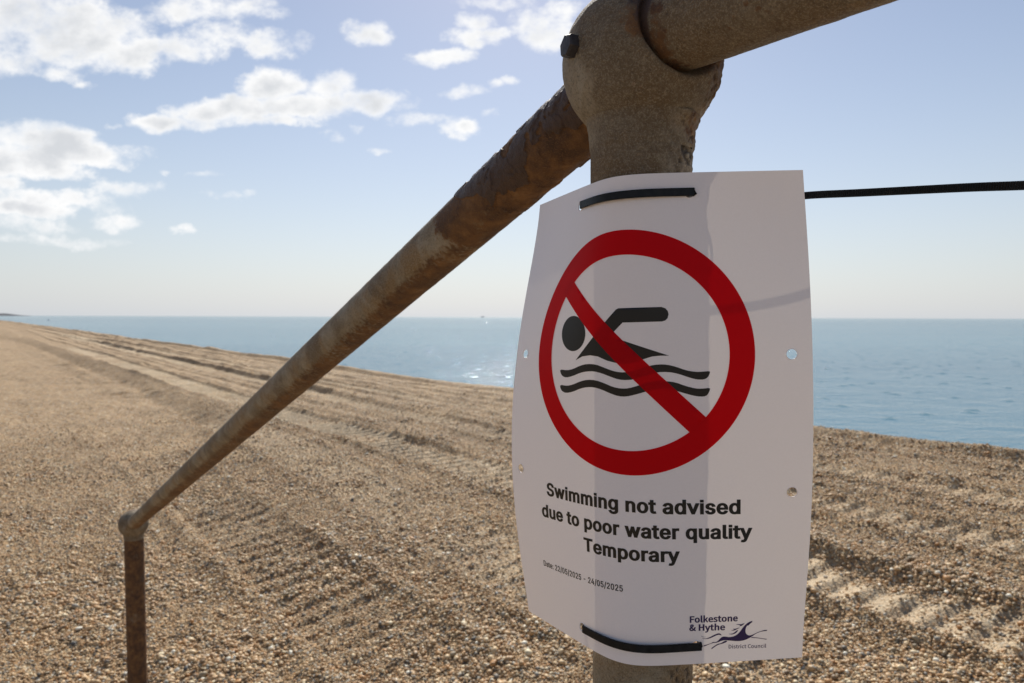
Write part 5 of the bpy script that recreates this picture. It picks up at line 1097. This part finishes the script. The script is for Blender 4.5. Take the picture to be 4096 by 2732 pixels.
def line(font, txt, u0, u1, v0, v1, cap):
    """outlines of one line of lettering between u0 and u1, baseline from v0 to v1 (mm)"""
    G = GLYPH[font]
    x, L = 0, []
    for ch in txt:
        adv, lp = G[ch]
        for l in lp:
            L.append(np.array(l, float) + [x, 0])
        x += adv
    al = np.concatenate(L)
    lo, hi = al[:, 0].min(), al[:, 0].max()
    capu = 509 if font in ('bold', 'date') else 257
    r_ = []
    for l in L:
        f = (l[:, 0] - lo) / (hi - lo)
        r_.append(np.stack([u0 + f * (u1 - u0), v0 + (v1 - v0) * f - l[:, 1] / capu * cap], -1))
    return r_


def lettering(name, mat, loops, parent):
    Vs, Fs, n0 = [], [], 0
    # one glyph at a time keeps the triangulation quick
    groups = []
    for l in sorted(loops, key=lambda q: q[:, 0].min()):
        for g in groups:
            if l[:, 0].min() < max(q[:, 0].max() for q in g) + .02:
                g.append(l)
                break
        else:
            groups.append([l])
    for g in groups:
        V, F = fill(g, 2.2)
        Vs.append(V)
        Fs.append(F + n0)
        n0 += len(V)
    return on_sheet(name, np.concatenate(Vs), np.concatenate(Fs), mat, parent, .00014)


lettering('caption_line', mat_black, line('bold', 'Swimming not advised', -68.0, 64.1, 202.9, 201.9, 8.95), sign)
lettering('caption_line', mat_black, line('bold', 'due to poor water quality', -74.1, 71.1, 218.4, 217.1, 8.8), sign)
lettering('caption_line', mat_black, line('bold', 'Temporary', -34.8, 28.4, 232.5, 231.5, 8.7), sign)
lettering('date_line', mat_black, line('date', 'Date: 22/05/2025 - 24/05/2025', -77.1, -6.3, 254.0, 252.3, 3.9), sign)
emb = [POLY['h%d' % k] for k in range(8)]
Vs, Fs, n0 = [], [], 0
for l in emb:
    V, F = fill([smooth_loop(l, 1)], 2.0)
    Vs.append(V); Fs.append(F + n0); n0 += len(V)
emblem = on_sheet('running_horse_emblem', np.concatenate(Vs), np.concatenate(Fs), mat_purple, sign, .00014)
lettering('logo_lettering', mat_purple, line('logo', 'Folkestone', 33.8, 63.4, 270.0, 270.3, 4.2), emblem)
lettering('logo_lettering', mat_purple, line('logo', '& Hythe', 33.4, 55.6, 275.3, 275.8, 4.2), emblem)
lettering('logo_lettering', mat_purple, line('logolight', 'District Council', 58.0, 81.7, 288.05, 288.95, 2.45), emblem)

# ------------------------------------------------------------------ cable ties
mat_tie, t, b, out = material('black_nylon')
geo = t.n('ShaderNodeNewGeometry')
t.link(t.ramp(t.noise(geo.outputs['Position'], 300, 3).outputs[0], [(.3, (.010, .010, .011)), (.7, (.018, .018, .019))]), b.inputs['Base Color'])
b.inputs['Roughness'].default_value = .08
b.inputs['Specular IOR Level'].default_value = .13


def catmull(P, k):
    P = np.asarray(P, float)
    Q = np.concatenate([[2 * P[0] - P[1]], P, [2 * P[-1] - P[-2]]])
    o = []
    for i in range(1, len(Q) - 2):
        for s in np.linspace(0, 1, k, endpoint=False):
            a_, b_, c_, d_ = Q[i - 1:i + 3]
            o.append(.5 * ((2 * b_) + (-a_ + c_) * s + (2 * a_ - 5 * b_ + 4 * c_ - d_) * s * s + (-a_ + 3 * b_ - 3 * c_ + d_) * s ** 3))
    o.append(P[-1])
    return np.array(o)


def ribbon(name, path, wid, thk, wdir, mat, parent):
    """flat strap swept along a path; wdir = direction of its width"""
    T = np.gradient(path, axis=0)
    T /= np.linalg.norm(T, axis=1)[:, None]
    Wd = np.broadcast_to(np.asarray(wdir, float), path.shape)
    Wd = Wd - (Wd * T).sum(1)[:, None] * T
    Wd = Wd / np.linalg.norm(Wd, axis=1)[:, None]
    N = np.cross(T, Wd)
    sec = [(-.5, -.28), (-.44, -.5), (.44, -.5), (.5, -.28), (.5, .28), (.44, .5), (-.44, .5), (-.5, .28)]
    V = np.stack([path + Wd * (a_ * wid) + N * (c_ * thk) for a_, c_ in sec], 1).reshape(-1, 3)
    F = [tuple(f) for f in grid_faces(len(path), 8, True).tolist()]
    F += [tuple(range(8))[::-1], tuple(range(len(V) - 8, len(V)))]
    o = mesh(name, V + OFF, F, mat, parent, True)
    me = o.data
    import bmesh
    bm = bmesh.new()
    bm.from_mesh(me)
    bmesh.ops.recalc_face_normals(bm, faces=bm.faces)
    for e in bm.edges:
        if len(e.link_faces) == 2 and e.calc_face_angle(0) > .6:
            e.smooth = False
    bm.to_mesh(me)
    bm.free()
    return o, T, Wd, N


def box_at(name, c, axes, size, mat, parent, bevel=.12):
    vs, fs = [], []
    ax = [np.asarray(a_, float) / np.linalg.norm(a_) for a_ in axes]
    e = min(size) * bevel
    import bmesh
    bm = bmesh.new()
    bmesh.ops.create_cube(bm, size=1)
    for v_ in bm.verts:
        q = c + sum(ax[k] * (v_.co[k] * size[k]) for k in range(3)) + OFF
        v_.co = q
    bmesh.ops.bevel(bm, geom=list(bm.edges), offset=e, segments=2, affect='EDGES')
    bmesh.ops.recalc_face_normals(bm, faces=bm.faces)
    me = bpy.data.meshes.new(name)
    bm.to_mesh(me)
    bm.free()
    o = bpy.data.objects.new(name, me)
    me.materials.append(mat)
    COL.objects.link(o)
    o.parent = parent
    o.matrix_parent_inverse = Matrix.Translation(-Vector(parent.location))
    return o


def tie(v, tail, label):
    zc = float(sheet([0.], [v])[0, 2])
    root = empty('cable_tie', (PC[0], PC[1], CAM_Z + zc))
    tag(root, label, 'cable tie', 'cable ties holding the notice')
    uf = np.linspace(-.0385, .0402, 23)
    Fp = sheet(uf, np.full(23, v))
    Nf = sheet_n(uf, np.full(23, v))
    bow = .0011 + .0012 * np.cos(np.clip(uf / .0418, -1, 1) * math.pi / 2) ** 2
    front = Fp + Nf * bow[:, None]
    hl, hr = sheet([-.0405, .0406], [v, v])
    nl_, nr_ = sheet_n(np.array([-.0405, .0406]), np.array([v, v]))
    cx = np.array([PC[0] + PC[2] * zc, PC[1]])
    rb = PR + .0012
    al_ = math.atan2(hl[1] - cx[1], hl[0] - cx[0])
    ar_ = math.atan2(hr[1] - cx[1], hr[0] - cx[0])
    if ar_ > 0:
        ar_ -= 0
    al_ = al_ % (2 * math.pi)
    ar_ = ar_ % (2 * math.pi)
    if ar_ > al_:
        ar_ -= 2 * math.pi
    pts_ = list(front)
    # right end dives through its hole, runs behind the post and comes back through the left hole
    pts_ = [hl - nl_ * .0016] + [front[0] - (nl_ * .0006)] + pts_ + [front[-1] - nr_ * .0006] + [hr - nr_ * .0016]
    back = []
    for k in range(1, 12):
        a_ = ar_ + (al_ - ar_) * k / 12
        rr_ = rb + .004 * abs(k - 6) ** 2 / 36
        zz = hr[2] + (hl[2] - hr[2]) * k / 12
        back.append(np.array([cx[0] + rr_ * math.cos(a_), cx[1] + rr_ * math.sin(a_), zz]))
    loop = pts_ + back
    path = catmull(loop + [loop[0]], 5)
    ribbon('strap', path, .0048, .0013, (0.0, 0, 1), mat_tie, root)
    hb_ = back[5]
    tdir = back[6] - back[4]
    tdir /= np.linalg.norm(tdir)
    od = np.array([hb_[0] - cx[0], hb_[1] - cx[1], 0])
    od /= np.linalg.norm(od)
    box_at('head', hb_ + od * .003, (tdir, od, (0, 0, 1)), (.0065, .0055, .0075), mat_tie, root)
    h0 = hb_ + od * .003
    if tail:
        tp = [h0, h0 + np.array([.016, .0015, .0025]), np.array([.122, .4865, .0800]), np.array([.150, .481, .0812]), np.array([.177, .470, .0812]), np.array([.196, .451, .0805]), np.array([.216, .430, .0782]),
              np.array([.237, .401, .0748]), np.array([.2525, .376, .0717]), np.array([.2655, .352, .0683]), np.array([.278, .318, .064]), np.array([.285, .285, .060])]
    else:
        tp = [h0, h0 + np.array([.008, .004, -.0005]), h0 + np.array([.014, .010, -.001])]
    pth = catmull(tp, 14 if tail else 6)
    o, T, Wd, N = ribbon('tail', pth, .0048, .0011, (0, 0, 1), mat_tie, root)
    if tail:
        # moulded teeth of the strap on the face towards the post
        L = np.concatenate([[0], np.cumsum(np.linalg.norm(np.diff(pth, axis=0), axis=1))])
        q = np.arange(.010, L[-1] - .004, .0013)
        VV, FF = [], []
        for s in q:
            c_ = np.array([np.interp(s, L, pth[:, k]) for k in range(3)])
            i = min(np.searchsorted(L, s), len(T) - 1)
            t_, w_, n_ = T[i], Wd[i], N[i]
            if n_[1] > 0:
                n_ = -n_
            b0 = len(VV)
            for a_, d_, e_ in ((-.0004, -1, 0), (.0004, -1, 0), (0, -1, 1), (-.0004, 1, 0), (.0004, 1, 0), (0, 1, 1)):
                VV.append(c_ + t_ * a_ + w_ * (d_ * .0017) + n_ * (.00053 + e_ * .0005) + OFF)
            FF += [(b0, b0 + 1, b0 + 4, b0 + 3), (b0 + 1, b0 + 2, b0 + 5, b0 + 4), (b0 + 2, b0, b0 + 3, b0 + 5), (b0, b0 + 2, b0 + 1), (b0 + 3, b0 + 4, b0 + 5)]
        tm = mesh('teeth', VV, FF, mat_tie, o, False)
        tm['kind'] = 'stuff'
    return root


tie(.0118, True, 'black cable tie through the top of the notice, long tail sticking out right')
tie(.2852, False, 'black cable tie through the bottom of the notice, no tail showing')

# ------------------------------------------------------------------ small things out at sea
mat_ship, t, b, out = material('ship_paint')
geo = t.n('ShaderNodeNewGeometry')
t.link(t.ramp(t.noise(geo.outputs['Position'], .08, 3).outputs[0], [(.3, (.30, .35, .43)), (.7, (.36, .41, .49))]), b.inputs['Base Color'])
b.inputs['Roughness'].default_value = .7
sp = at(1930, 1267, 13000)
ship = empty('cargo_ship', (sp.x, sp.y, SEA_Z))
tag(ship, 'tiny distant cargo ship on the horizon left of the notice', 'ship')


def prism(name, sec, y0, y1, base, mat, parent):
    vs = [(base[0] + x_, base[1] + y0, base[2] + z_) for x_, z_ in sec] + [(base[0] + x_, base[1] + y1, base[2] + z_) for x_, z_ in sec]
    n = len(sec)
    fs = [(i, (i + 1) % n, n + (i + 1) % n, n + i) for i in range(n)] + [tuple(range(n))[::-1], tuple(range(n, 2 * n))]
    return mesh(name, vs, fs, mat, parent, False)


prism('hull', [(-36, 9), (-33, -1), (31, -1), (35, 10), (30, 9)], -6, 6, (sp.x, sp.y, SEA_Z), mat_ship, ship)
prism('superstructure', [(20, 9.5), (29, 9.5), (29, 20), (26, 20), (26, 24), (23, 24), (23, 20), (20, 20)], -5, 5, (sp.x, sp.y, SEA_Z), mat_ship, ship)
prism('cargo', [(-28, 8.8), (14, 8.8), (14, 14), (-10, 14), (-10, 12), (-28, 12)], -4.5, 4.5, (sp.x, sp.y, SEA_Z), mat_ship, ship)

bp = at(194, 1290, 900)
buoy = empty('buoy', (bp.x, bp.y, SEA_Z))
tag(buoy, 'tiny grey marker buoy floating off the far left beach', 'buoy')


def lathe(name, prof, base, mat, parent, n=14):
    vs = [(base[0] + r_ * math.cos(2 * math.pi * j / n), base[1] + r_ * math.sin(2 * math.pi * j / n), base[2] + z_) for r_, z_ in prof for j in range(n)]
    return mesh(name, vs, [tuple(f) for f in grid_faces(len(prof), n, True).tolist()], mat, parent, True)


lathe('float', [(.02, -.4), (.7, -.3), (.8, .2), (.6, .4), (.3, .55), (.02, .6)], (bp.x, bp.y, SEA_Z), mat_ship, buoy)
lathe('mast', [(.2, .55), (.14, 1.3), (.10, 1.35), (.3, 1.45), (.3, 1.8), (.02, 1.85)], (bp.x, bp.y, SEA_Z), mat_ship, buoy)
